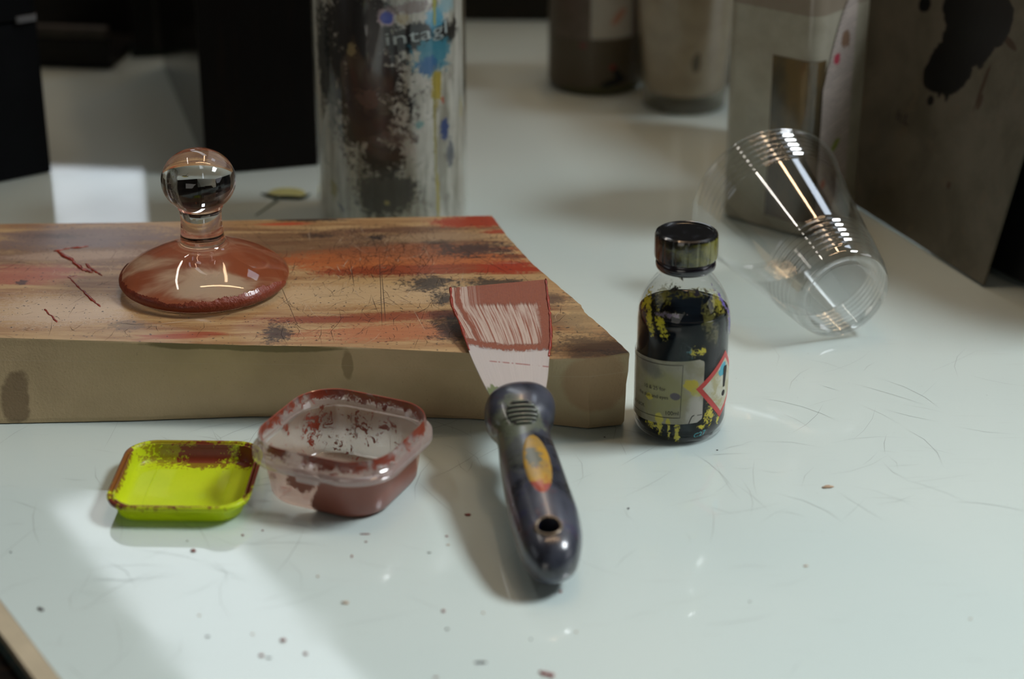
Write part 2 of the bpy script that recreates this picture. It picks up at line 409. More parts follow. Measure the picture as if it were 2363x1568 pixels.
# ================================================================== glass muller
def muller():
    t = NT('clear_muller_glass'); m_g = t.done(t.bsdf((1, 1, 1), .0, Transmission_Weight=1.0, IOR=1.49))
    p = at(449, 727, SH); RB = .0428
    root = thing('glass_muller', 'clear glass muller with round knob and wide foot rimmed in red ink, on the stone', 'muller', (p.x, p.y+RB, SH+.0003))
    prof = smooth_profile([(.0425, .0004), (.0445, .0012), (.0462, .0030), (.0470, .0052), (.0464, .0072), (.0435, .0102), (.0375, .0142), (.0300, .0180), (.0225, .0212), (.0165, .0236), (.0136, .0254), (.0124, .0278), (.0117, .0330), (.0114, .0390), (.0117, .0440), (.0124, .0462)], 5)
    # knob
    kz, ka, kc = .0618, .0206, .0178
    for k in range(26):
        a = -math.radians(57)+ (math.radians(57)+PI/2)*k/25
        prof.append((max(ka*math.cos(a), .00005), kz+kc*math.sin(a)))
    V, F = lathe(prof, 128, cap=(True, True))
    mk('glass_body', V, F, m_g, root, smooth=True, autosm=.9)
    # ink smeared round the lower rim, ragged upper edge
    t = NT('wet_red_ink'); v = t.obj(); n = t.noise(v, 350, 4)
    m_ink = t.done(t.bsdf(t.mix(n, rgb(112, 40, 18), rgb(140, 62, 34)), .5, Coat_Weight=.25, Normal=t.bump(n, .9, .0012)))
    rows = []; segs = 420; pr = [(.0455, .0020), (.0466, .0030), (.0475, .0052), (.0469, .0074), (.0460, .0085), (.0445, .0102), (.0425, .0116)]
    V = []; F = []
    def prf(s):
        i = min(int(s*(len(pr)-1)), len(pr)-2); f = s*(len(pr)-1)-i
        return pr[i][0]*(1-f)+pr[i+1][0]*f, pr[i][1]*(1-f)+pr[i+1][1]*f
    for k in range(segs+1):
        a = math.radians(-112+190*k/segs)
        up = .66+.22*mnoise.noise(Vector((k*.035, 1, 0)))+.10*mnoise.noise(Vector((k*.16, 5, 0)))+.09*mnoise.noise(Vector((k*.7, 9, 0)))
        e = min(1, k/30, (segs-k)/30); up = .3+(up-.3)*e
        if k > segs*.62: up += .10
        if segs*.46 < k < segs*.56: up -= .14
        for j in range(7):
            r, z = prf(.05+(up-.05)*j/6); r += .00035*math.sin(PI*j/6)
            V.append((r*math.sin(a), -r*math.cos(a), z))
    for k in range(segs):
        for j in range(6): F.append((k*7+j, (k+1)*7+j, (k+1)*7+j+1, k*7+j+1))
    mk('ink_band', V, F, m_ink, root, smooth=True)
    # film of ink between foot and stone
    t = NT('thin_ink_film'); v = t.obj(); n = t.noise(t.mapping(v, scale=(1, 1.6, 1)), 26, 4, .5, .8)
    m_f = t.done(t.bsdf(t.mix(t.step(t.math('ADD', n, t.math('MULTIPLY', t.blob(v, .004, -.016, .03, .024, nz=n, amp=1.2, soft=.8), .22)), .44, .72), rgb(176, 96, 58), rgb(230, 200, 166)), .35))
    V, F = lathe([(.0003, .0007), (.02, .0007), (.0424, .0007)], 96, cap=(True, False))
    mk('ink_film', V, F, m_f, root)
    return root
muller()

# ================================================================== spatula (ink knife)
def spatula():
    B = at(1283, 1322, .0135); Ec = at(1173, 815, .0462)
    a = (Ec-B).normalized(); l = a.cross(Vector((0, 0, 1))).normalized(); n = l.cross(a)
    M = Matrix(((l.x, a.x, n.x, B.x), (l.y, a.y, n.y, B.y), (l.z, a.z, n.z, B.z), (0, 0, 0, 1)))
    root = thing('ink_spatula', 'broad scraper with red-inked steel blade and dark paint-worn handle, leaning on the stone edge', 'scraper')
    root.matrix_world = M; Mi = M.inverted()
    def loc(px, py, zl=0.0):
        r = at(px, py, 0)-Vector((0, 0, HC)); o = Vector((0, 0, HC))
        P0 = B+n*zl; tt = (P0-o).dot(n)/r.dot(n); q = Mi @ (o+r*tt); return q.x, q.y
    # blade
    Lp = [(1131, 918), (1108, 872), (1087, 826), (1072, 785), (1060, 750), (1049, 726), (1041, 705), (1038, 667)]
    Rp = [(1258, 908), (1264, 872), (1268, 826), (1273, 785), (1272, 750), (1270, 722), (1267, 700), (1261, 647)]
    nr = 40; nc = 16; rowsL = smooth_profile([(*loc(*p), 0) for p in Lp], 6); rowsR = smooth_profile([(*loc(*p), 0) for p in Rp], 6)
    V = []; F = []; UV = []; N = len(rowsL)
    th = .0007
    for s in (0, 1):
        for i in range(N):
            v_ = i/(N-1); tz = th*(1-.5*v_)
            for j in range(nc+1):
                u = j/nc; x = rowsL[i][0]*(1-u)+rowsR[i][0]*u; y = rowsL[i][1]*(1-u)+rowsR[i][1]*u
                V.append((x, y, (tz if s == 0 else 0)+.0002)); UV.append((u, v_))
    S = N*(nc+1)
    for i in range(N-1):
        for j in range(nc):
            q = i*(nc+1)+j; F.append((q, q+1, q+nc+2, q+nc+1)); F.append((S+q+nc+1, S+q+nc+2, S+q+1, S+q))
    for i in range(N-1):
        q = i*(nc+1); F.append((q, q+nc+1, S+q+nc+1, S+q)); q += nc; F.append((q+nc+1, q, S+q, S+q+nc+1))
    for j in range(nc):
        q = j; F.append((q+1, q, S+q, S+q+1)); q = (N-1)*(nc+1)+j; F.append((q, q+1, S+q+1, S+q))
    t = NT('inked_steel_blade'); v = t.uv()
    sx = t.n('ShaderNodeSeparateXYZ', {0: v}, out=None); u_, w_ = sx.outputs[0], sx.outputs[1]
    # streaks bow slightly towards the right as they come down
    bow = t.math('ADD', u_, t.math('MULTIPLY', t.math('POWER', t.math('SUBTRACT', 1.0, w_, clamp=True), 2.0), -.22))
    cv = t.n('ShaderNodeCombineXYZ', {0: t.math('MULTIPLY', bow, 46.0), 1: t.math('MULTIPLY', w_, 1.4), 2: 0.0})
    stn = t.noise(cv, 1.0, 5, .7); fine = t.noise(v, 60, 5, .6); mid = t.noise(v, 9, 4)
    steel = t.mix(t.noise(t.mapping(v, scale=(120, 3, 1)), 1, 3), rgb(162, 158, 156), rgb(186, 182, 180))
    redc = t.mix(fine, rgb(108, 44, 20), rgb(144, 74, 40)); pale = rgb(182, 162, 148)
    wn = t.math('MULTIPLY_ADD', t.math('SUBTRACT', t.noise(v, 22, 6, .7), .5), .09, t.math('MULTIPLY_ADD', t.math('POWER', t.math('SUBTRACT', u_, .62), 2.0), -.16, w_))
    # streaked area
    body = t.mix(t.step(stn, .46, .60), pale, redc)
    inkarea = t.step(wn, .315, .335)
    lowline = t.math('ADD', t.math('MULTIPLY', u_, -.05), wn)
    edge_band = t.math('SUBTRACT', 1.0, t.math('ABSOLUTE', t.math('MULTIPLY', t.math('SUBTRACT', wn, .355), 28.0)), clamp=True)
    top_band = t.step(t.math('MULTIPLY_ADD', t.math('SUBTRACT', stn, .5), .12, w_), .82, .86)
    top_l = t.step(u_, .12, .34)
    right = t.step(t.math('MULTIPLY_ADD', t.math('SUBTRACT', mid, .5), .12, u_), .84, .90)
    left1 = t.math('SUBTRACT', 1.0, t.math('ABSOLUTE', t.math('MULTIPLY', t.math('SUBTRACT', t.math('ADD', bow, t.math('MULTIPLY', mid, .08)), .12), 22.0)), clamp=True)
    redf = t.math('MAXIMUM', t.math('MULTIPLY', top_band, top_l), t.math('MAXIMUM', right, t.math('MAXIMUM', t.step(edge_band, .1, .6), t.step(left1, .2, .7))))
    ink = t.mix(redf, body, redc)
    c = t.mix(inkarea, steel, ink)
    thin = t.math('SUBTRACT', 1.0, t.math('ABSOLUTE', t.math('MULTIPLY', t.math('SUBTRACT', t.math('ADD', w_, t.math('MULTIPLY', u_, .05)), .262), 160.0)), clamp=True)
    thin = t.math('MULTIPLY', thin, t.step(t.noise(t.mapping(v, scale=(12, 2, 1)), 1, 3), .45, .5))
    thin = t.math('MULTIPLY', thin, t.step(u_, .18, .2))
    c = t.mix(thin, c, rgb(130, 48, 34))
    c = t.mix(t.blob(v, .16, .03, .25, .06, nz=mid, amp=2), c, rgb(96, 110, 70)); c = t.mix(t.blob(v, .8, .02, .22, .05, nz=mid, amp=2), c, rgb(88, 84, 104))
    metal = t.math('SUBTRACT', 1.0, inkarea)
    c = t.mix(t.math('MULTIPLY', inkarea, 0.0), c, c)
    h = t.math('MULTIPLY', inkarea, t.math('ADD', redf, stn))
    m_bl = t.done(t.bsdf(c, t.math('MULTIPLY_ADD', fine, .2, .22), Metallic=t.math('MULTIPLY', metal, .45), Normal=t.bump(t.mix(.3, h, fine), .6, .0008), Coat_Weight=.2, Coat_Roughness=.25))
    mk('blade', V, F, m_bl, root, smooth=False, uv=UV)
    # ink ridge along blade sides
    m_r = m_inkraise
    rr = random.Random(4)
    for side, P_, i0 in ((-1, rowsL, 14), (1, rowsR, 12)):
        pts = [(P_[i][0]-side*.0004, P_[i][1], .0006) for i in range(i0, N)]
        rad = [rr.uniform(.0004, .0011) for _ in pts]
        V, F = tube(pts, rad, 8); mk('ink_edge', V, F, m_r, root, smooth=True)
    # handle
    st = [  # image y, left, right, half thickness
        (1330, 1262, 1290, .0026), (1326, 1248, 1304, .0052), (1318, 1235, 1319, .0080), (1304, 1220, 1334, .0108), (1284, 1205, 1341, .0124), (1250, 1192, 1345, .0132), (1200, 1177, 1337, .0130), (1150, 1166, 1320, .0126),
        (1100, 1158, 1302, .0120), (1060, 1152, 1288, .0112), (1025, 1149, 1275, .0104), (1005, 1143, 1270, .0102), (990, 1130, 1272, .0110), (972, 1120, 1280, .0122), (950, 1117, 1283, .0126), (930, 1120, 1278, .0118), (915, 1132, 1266, .0096), (905, 1150, 1252, .0070), (900, 1168, 1236, .0040)]
    S = []
    for y, xl, xr, h in st:
        ql = loc(xl, y); qr = loc(xr, y); S.append(((ql[0]+qr[0])/2, (qr[0]-ql[0])/2, h, (ql[1]+qr[1])/2))
    # make stations monotone along the axis and dense
    cc = smooth_profile([(s[3], s[0], 0) for s in S], 5); ww = smooth_profile([(s[1], s[2], 0) for s in S], 5)
    zoff = -.0006
    PW = 2.3
    ring = 56; rings = []
    for (u, cxx, _), (wd, h, _) in zip(cc, ww):
        R_ = []
        for k in range(ring):
            th_ = 2*PI*k/ring; cs, sn = math.cos(th_), math.sin(th_)
            R_.append((cxx+wd*math.copysign(abs(cs)**(2/PW), cs), u, zoff+h*math.copysign(abs(sn)**(2/PW), sn)*(1.0 if sn > 0 else .95)))
        rings.append(R_)
    V, F = loft(rings)
    us = [c_[0] for c_ in cc]
    def surf(x, u):
        cx2 = np.interp(u, us, [c_[1] for c_ in cc]); wd = np.interp(u, us, [w2[0] for w2 in ww]); h = np.interp(u, us, [w2[1] for w2 in ww])
        q = min(.999, abs((x-cx2)/wd)); return zoff+h*(1-q**PW)**(1/PW)
    t = NT('worn_dark_plastic_handle'); v = t.obj(); n1 = t.noise(v, 45, 5, .6, .6); n2 = t.noise(v, 260, 4, .6); n3 = t.noise(v, 85, 4, .6)
    c = t.mix(t.step(n1, .35, .65), rgb(33, 35, 43), rgb(64, 68, 80))
    c = t.mix(t.math('MULTIPLY', t.step(n3, .56, .68), .6), c, rgb(36, 36, 72))
    c = t.mix(t.math('MULTIPLY', t.step(t.noise(v, 60, 4, .6, 1.5), .62, .72), .5), c, rgb(84, 44, 48))
    gx, gy = loc(1190, 1010); c = t.mix(t.math('MULTIPLY', t.blob(v, gx, gy, .016, .018, nz=n3, amp=2), .6), c, rgb(104, 112, 88))
    gx, gy = loc(1190, 1080); c = t.mix(t.math('MULTIPLY', t.blob(v, gx, gy, .01, .02, nz=n3, amp=2.4), .5), c, rgb(84, 88, 76))
    c = t.mix(t.math('MULTIPLY', t.step(n2, .66, .72), .5), c, rgb(120, 112, 112))
    m_h = t.done(t.bsdf(c, t.step(n1, .3, .7, .24, .38), Coat_Weight=.7, Coat_Roughness=.16, Normal=t.bump(n2, .08, .0005)))
    me = bpy.data.meshes.new('handle'); me.from_pydata(V, [], F); me.update()
    bm = bmesh.new(); bm.from_mesh(me); bmesh.ops.recalc_face_normals(bm, faces=bm.faces[:]); bm.to_mesh(me); bm.free()
    me.materials.append(m_h)
    ho = bpy.data.objects.new('handle', me); COL.objects.link(ho)
    hx, hy = loc(1266, 1216, .012)
    hr = .0056
    CV, CF = lathe([(hr, -.03), (hr, .03)], 48, cap=(True, True))
    cme = bpy.data.meshes.new('cut'); cme.from_pydata([(x+hx, y+hy, z) for x, y, z in CV], [], CF); cme.materials.append(m_h)
    co = bpy.data.objects.new('cut', cme); COL.objects.link(co)
    md = ho.modifiers.new('b', 'BOOLEAN'); md.object = co; md.operation = 'DIFFERENCE'; md.solver = 'EXACT'
    dg = bpy.context.evaluated_depsgraph_get(); dg.update()
    nm = bpy.data.meshes.new_from_object(ho.evaluated_get(dg)); ho.modifiers.clear(); ho.data = nm; nm.name = 'handle'
    bpy.data.objects.remove(co)
    nm.polygons.foreach_set('use_smooth', [True]*len(nm.polygons))
    bm = bmesh.new(); bm.from_mesh(nm)
    for e in bm.edges:
        if len(e.link_faces) == 2 and e.calc_face_angle(0) > .7: e.smooth = False
    bm.to_mesh(nm); bm.free()
    ho.parent = root
    # hole ring
    m_eye = simple('worn_brass_eyelet', rgb(120, 108, 92), .3, .2, 200, Metallic=.6)
    V = []; F = []; K = 48
    for j in range(8):
        b_ = 2*PI*j/8
        for k in range(K):
            a_ = 2*PI*k/K; r = hr+.0002+.0007*math.cos(b_)
            x, y = hx+r*math.cos(a_), hy+r*math.sin(a_); V.append((x, y, surf(x, y)+.0003+.0006*math.sin(b_)))
    for j in range(8):
        for k in range(K): F.append((j*K+k, j*K+(k+1) % K, ((j+1) % 8)*K+(k+1) % K, ((j+1) % 8)*K+k))
    mk('eyelet', V, F, m_eye, root, smooth=True)
    # yellow oval inlay
    ix, iy = loc(1240, 1070, .011); tx, ty = loc(1226, 1000, .011); bx, by = loc(1252, 1147, .011)
    ia = math.atan2(tx-bx, ty-by)
    t = NT('yellow_inlay_stained'); v = t.obj(); nq = t.noise(v, 110, 4); n2 = t.noise(v, 240, 4, .6, .6)
    c = t.mix(t.step(nq, .35, .7), rgb(172, 132, 40), rgb(140, 118, 70))
    q1 = loc(1232, 1060, .011); c = t.mix(t.blob(v, q1[0], q1[1]+.001, .0050, .009, nz=n2, amp=2.4), c, rgb(92, 96, 84))
    q1 = loc(1245, 1135, .011); c = t.mix(t.blob(v, q1[0], q1[1]-.001, .008, .009, nz=n2, amp=2.6), c, rgb(146, 56, 42))
    c = t.mix(t.step(n2, .60, .66), c, rgb(132, 44, 44))
    m_in = t.done(t.bsdf(c, .35, Coat_Weight=.4, Coat_Roughness=.2))
    def patch(name, cx0, cy0, ra, rb, ang, mat, lift, nr=8, K=48, uv=None):
        V = [(cx0, cy0, surf(cx0, cy0)+lift)]; F = []
        for i in range(1, nr+1):
            for k in range(K):
                a_ = 2*PI*k/K; x0 = ra*i/nr*math.cos(a_); y0 = rb*i/nr*math.sin(a_)
                x = cx0+x0*math.cos(ang)+y0*math.sin(ang); y = cy0-x0*math.sin(ang)+y0*math.cos(ang)
                V.append((x, y, surf(x, y)+(lift if i < nr else -.0003)))
        for k in range(K): F.append((0, 1+k, 1+(k+1) % K))
        for i in range(nr-1):
            for k in range(K): F.append((1+i*K+k, 1+(i+1)*K+k, 1+(i+1)*K+(k+1) % K, 1+i*K+(k+1) % K))
        return mk(name, V, F, mat, root, smooth=True)
    patch('inlay', ix, iy, .0068, abs(ty-by)/2/math.cos(ia)+.0002, ia, m_in, .0004)
    gx, gy = loc(1205, 949, .0115)
    grr = .0082
    g = patch('grille', gx, gy, grr, grr*1.08, 0, simple('grille_recess', rgb(16, 15, 18), .5), .0003)
    for i in range(6):
        yy = gy+(i-2.5)*.00285; hwid = math.sqrt(max(0, grr**2-(yy-gy)**2))*.96
        pts = [(gx-hwid+2*hwid*k/10, yy, surf(gx-hwid+2*hwid*k/10, yy)+.0005) for k in range(11)]
        V, F = tube(pts, .00085, 8); mk('grille_bar', V, F, m_h, g, smooth=True)
    return root
spatula()

# ================================================================== yellow lid
RD = rgb(96, 34, 20)
def lid():
    root = thing('pot_lid', 'small square lime-yellow plastic lid lying upturned with red ink smears, left of the pot', 'lid', (-.1615, .8735, .0003), rotz=math.radians(-1.5))
    t = NT('lime_yellow_plastic'); v = t.obj(); n = t.noise(v, 420, 7, .72, .3); n2 = t.noise(v, 60, 5, .6); sp = t.noise(v, 700, 3, .6)
    base = t.mix(t.step(t.noise(v, 40), .3, .7), rgb(222, 238, 36), rgb(212, 232, 30))
    f = t.blob(v, .0035, .0290, .0150, .0080, nz=n, amp=3.2, soft=.12, z=.006, rz=.010)
    f = t.math('MAXIMUM', f, t.blob(v, .0255, .0275, .0065, .0065, nz=n, amp=3.0, soft=.12, z=.006, rz=.009))
    f = t.math('MAXIMUM', f, t.math('MULTIPLY', t.blob(v, -.0335, .006, .0032, .036, ang=.03, nz=n, amp=2.6, soft=.15, z=.011, rz=.006), .95))
    f = t.math('MAXIMUM', f, t.blob(v, -.030, -.030, .0075, .004, nz=n, amp=2.6, soft=.12, z=.011, rz=.004))
    f = t.math('MAXIMUM', f, t.blob(v, .033, -.004, .003, .022, nz=n, amp=2.6, soft=.15))
    f = t.math('MAXIMUM', f, t.blob(v, -.008, -.0335, .03, .0020, nz=n, amp=3.4, soft=.15, z=.0105, rz=.0025))
    f = t.math('MAXIMUM', f, t.math('MULTIPLY', t.blob(v, 0, .033, .034, .010, nz=n, amp=3.6, soft=.25), .7))
    xyz = t.n('ShaderNodeSeparateXYZ', {0: v}, out=None)
    up = t.step(xyz.outputs[2], .0008, .0016)
    spk = t.math('MULTIPLY', t.step(sp, .70, .72), t.step(xyz.outputs[1], -.01, .015))
    f = t.math('MAXIMUM', f, spk); f = t.math('MULTIPLY', f, up)
    out_low = t.step(xyz.outputs[2], .0088, .0092)     # outer wall stays clean: smears lie on the upward faces
    nrm = t.n('ShaderNodeNewGeometry', out='Normal')
    c = t.mix(f, base, t.mix(n, RD, rgb(128, 54, 30)))
    pr = t.bsdf(c, .4, Coat_Weight=.08, Specular_IOR_Level=.3)
    tr = t.n('ShaderNodeBsdfTranslucent', {'Color': c})
    m = t.done(t.mixsh(t.math('MULTIPLY_ADD', f, -.30, .32), pr, tr))
    H = .0105
    R = [(.0285, .0290, .010, 0), (.0300, .0305, .011, .0008), (.0310, .0315, .012, .003), (.0322, .0327, .013, .0060), (.0330, .0335, .014, .0064), (.0345, .035, .015, .0078), (.0352, .0357, .0155, .0098), (.0350, .0355, .0155, .0106),
         (.0342, .0347, .015, .0109), (.0334, .0339, .0145, .0104), (.0328, .0333, .014, .0090), (.0325, .0330, .014, .0100), (.0318, .0323, .0135, .0100), (.0312, .0317, .013, .0080), (.0302, .0307, .012, .0035), (.0288, .0293, .011, .0018), (.0270, .0275, .0105, .0014)]
    rings = [rrect(a, b, r, z, 12) for a, b, r, z in R]
    V, F = loft(rings); mk('tray', V, F, m, root, smooth=True, autosm=1.0)
    for sx in (-1, 1):
        V, F = tube([(sx*.019, -.026, .00135), (sx*.0195, 0, .00135), (sx*.019, .025, .00135)], .0003, 6); mk('rib', V, F, m, root)
lid()

# ================================================================== plastic pot
def pot():
    root = thing('plastic_pot', 'small square clear plastic pot smeared inside with brick-red ink', 'pot', (-.0838, .8812, .0003), rotz=math.radians(-24))
    HZ = .034
    Pc = Vector((-.0838, .8812, 0)); ca_, sa_ = math.cos(math.radians(24)), math.sin(math.radians(24))
    def LP(px, py, z):
        q = at(px, py, z)-Pc; return q.x*ca_-q.y*sa_, q.x*sa_+q.y*ca_
    def mat(name, inside):
        t = NT(name); v = t.obj(); n = t.noise(v, 330, 7, .72, .5); n2 = t.noise(v, 60, 6, .6, .4)
        xyz = t.n('ShaderNodeSeparateXYZ', {0: v}, out=None); z = xyz.outputs[2]
        ninv = n
        # dense ink fill in the front-right corner, seen through the wall
        q = t.mapping(v, loc=(.034, -.020, .004), scale=(.035, .036, .034), kind='TEXTURE')
        d = t.math('SUBTRACT', 1.0, t.n('ShaderNodeVectorMath', {0: q}, out='Value', operation='LENGTH'))
        fill = t.step(t.math('MULTIPLY_ADD', t.math('SUBTRACT', n2, .5), .5, d), -.05, .0)
        rimz = t.step(t.math('MULTIPLY_ADD', t.math('SUBTRACT', n, .5), .010, z), .0295, .0305)
        rim = t.math('MULTIPLY', rimz, t.step(t.noise(v, 60, 5, .7, .3), .42, .52))
        sm = t.step(t.noise(v, 120, 8, .75, .8), .585, .61)
        streak = t.math('MULTIPLY', t.step(t.noise(t.mapping(v, scale=(1, 1, .25)), 300, 6, .75), .60, .65), .8)
        c = t.mix(n, rgb(138, 62, 42), rgb(112, 42, 24))
        if inside:
            b1 = LP(772, 975, .012); b2 = LP(768, 1012, .003); b3 = LP(820, 1005, .003); b4 = LP(890, 955, .016); b5 = LP(660, 980, .016)
            bl = None
            for (bx, by), a_, b_, z_, rz_, am in ((b1, .0050, .04, .010, .016, 2.2), (b2, .0115, .010, .003, .010, 2.4), (b3, .013, .008, .002, .006, 2.0), (b4, .010, .02, .016, .012, 3.4), (b5, .006, .012, .016, .012, 2.4)):
                q_ = t.blob(v, bx, by, a_, b_, ang=-.42, nz=n, amp=am, soft=.15, z=z_, rz=rz_); bl = q_ if bl is None else t.math('MAXIMUM', bl, q_)
            f = t.math('MAXIMUM', t.math('MAXIMUM', rim, bl), t.math('MAXIMUM', t.math('MULTIPLY', sm, .95), t.math('MULTIPLY', streak, .8)))
        else:
            ob = LP(705, 1100, .018); q = t.mapping(v, loc=(ob[0], ob[1], .018), scale=(.009, .02, .007), kind='TEXTURE')
            d2 = t.math('SUBTRACT', 1.0, t.n('ShaderNodeVectorMath', {0: q}, out='Value', operation='LENGTH'))
            sp = t.step(t.math('MULTIPLY_ADD', t.math('SUBTRACT', n, .5), 1.6, d2), .0, .1)
            f = t.math('MAXIMUM', t.math('MAXIMUM', fill, sp), t.math('MULTIPLY', rim, .25))
            c = t.mix(n2, rgb(150, 88, 70), rgb(132, 70, 54))
            c = t.mix(f, rgb(214, 176, 156), c)
        inkb = t.bsdf(c, .3, Coat_Weight=.4)
        clr = t.clear((.97, .97, .97) if inside else (.95, .90, .87), .08, .12)
        milk = t.mixsh(.5, t.n('ShaderNodeBsdfDiffuse', {'Color': rgb(208, 200, 190) if inside else rgb(214, 150, 120)}), t.n('ShaderNodeBsdfTranslucent', {'Color': rgb(210, 200, 190)}))
        body = t.mixsh(.16 if inside else .40, clr, milk)
        if not inside:
            return t.done(t.mixsh(f, body, t.bsdf(c, .45, Coat_Weight=.5, Coat_Roughness=.15)))
        return t.done(t.mixsh(f, body, inkb))
    m_out = mat('milky_pot_outside', False); m_in = mat('inked_pot_inside', True)
    outer = [(.0285, .016, .0002), (.0305, .018, .0008), (.0318, .0188, .003), (.0328, .0195, .010), (.0342, .0205, .0215), (.0345, .0208, .0245)]
    V, F = loft([rrect(a, a, r, z, 12) for a, r, z in outer], cap=(True, False)); mk('wall', V, F, m_out, root, smooth=True, autosm=.9)
    inner = [(.0275, .015, .0016), (.0295, .017, .0018), (.0310, .018, .0045), (.0320, .019, .011), (.0335, .020, .024), (.0337, .0202, .0265)]
    V, F = loft([rrect(a, a, r, z, 12) for a, r, z in inner], cap=(True, False)); mk('lining', V, F, m_in, root, smooth=True, autosm=.9)
    # rim: step outwards, upstanding lip and hanging flange
    t = NT('clear_rim_plastic'); v = t.obj(); n = t.noise(v, 260, 7, .74, .6); n2 = t.noise(v, 70, 6, .7)
    z = t.n('ShaderNodeSeparateXYZ', {0: v}, out=2)
    hi = t.step(t.math('MULTIPLY_ADD', t.math('SUBTRACT', n, .5), .02, z), .0285, .030)
    f = t.math('MULTIPLY', hi, t.step(n2, .38, .50))
    f = t.math('MAXIMUM', f, t.step(n, .70, .72))
    ink = t.bsdf(t.mix(n, rgb(150, 66, 42), rgb(104, 38, 22)), .28, Coat_Weight=.5, Normal=t.bump(n, .5, .0006))
    body = t.mixsh(.30, t.clear((.96, .95, .95), .12, .08), t.mixsh(.4, t.n('ShaderNodeBsdfDiffuse', {'Color': rgb(216, 196, 190)}), t.n('ShaderNodeBsdfTranslucent', {'Color': rgb(216, 200, 194)})))
    m_rim = t.done(t.mixsh(f, body, ink))
    rim = [(.0345, .0208, .0245), (.0370, .023, .0242), (.0386, .0238, .0235), (.0390, .024, .0222), (.0393, .0242, .0228), (.0392, .0241, .0262), (.0378, .023, .0275), (.0366, .022, .0285), (.0364, .0218, .0325), (.0360, .0215, .0340), (.0354, .021, .0338), (.0352, .0208, .0300), (.0344, .0205, .0280), (.0337, .0202, .0265)]
    V, F = loft([rrect(a, a, r, z, 14) for a, r, z in rim], cap=(False, False)); mk('rim', V, F, m_rim, root, smooth=True, autosm=1.0)
    V, F = loft([rrect(.0065, .002, .0015, z, 4) for z in (.0212, .0235)])
    V = [(x+.002, y-.0392, z) for x, y, z in V]; mk('rim_tab', V, F, m_rim, root)
pot()

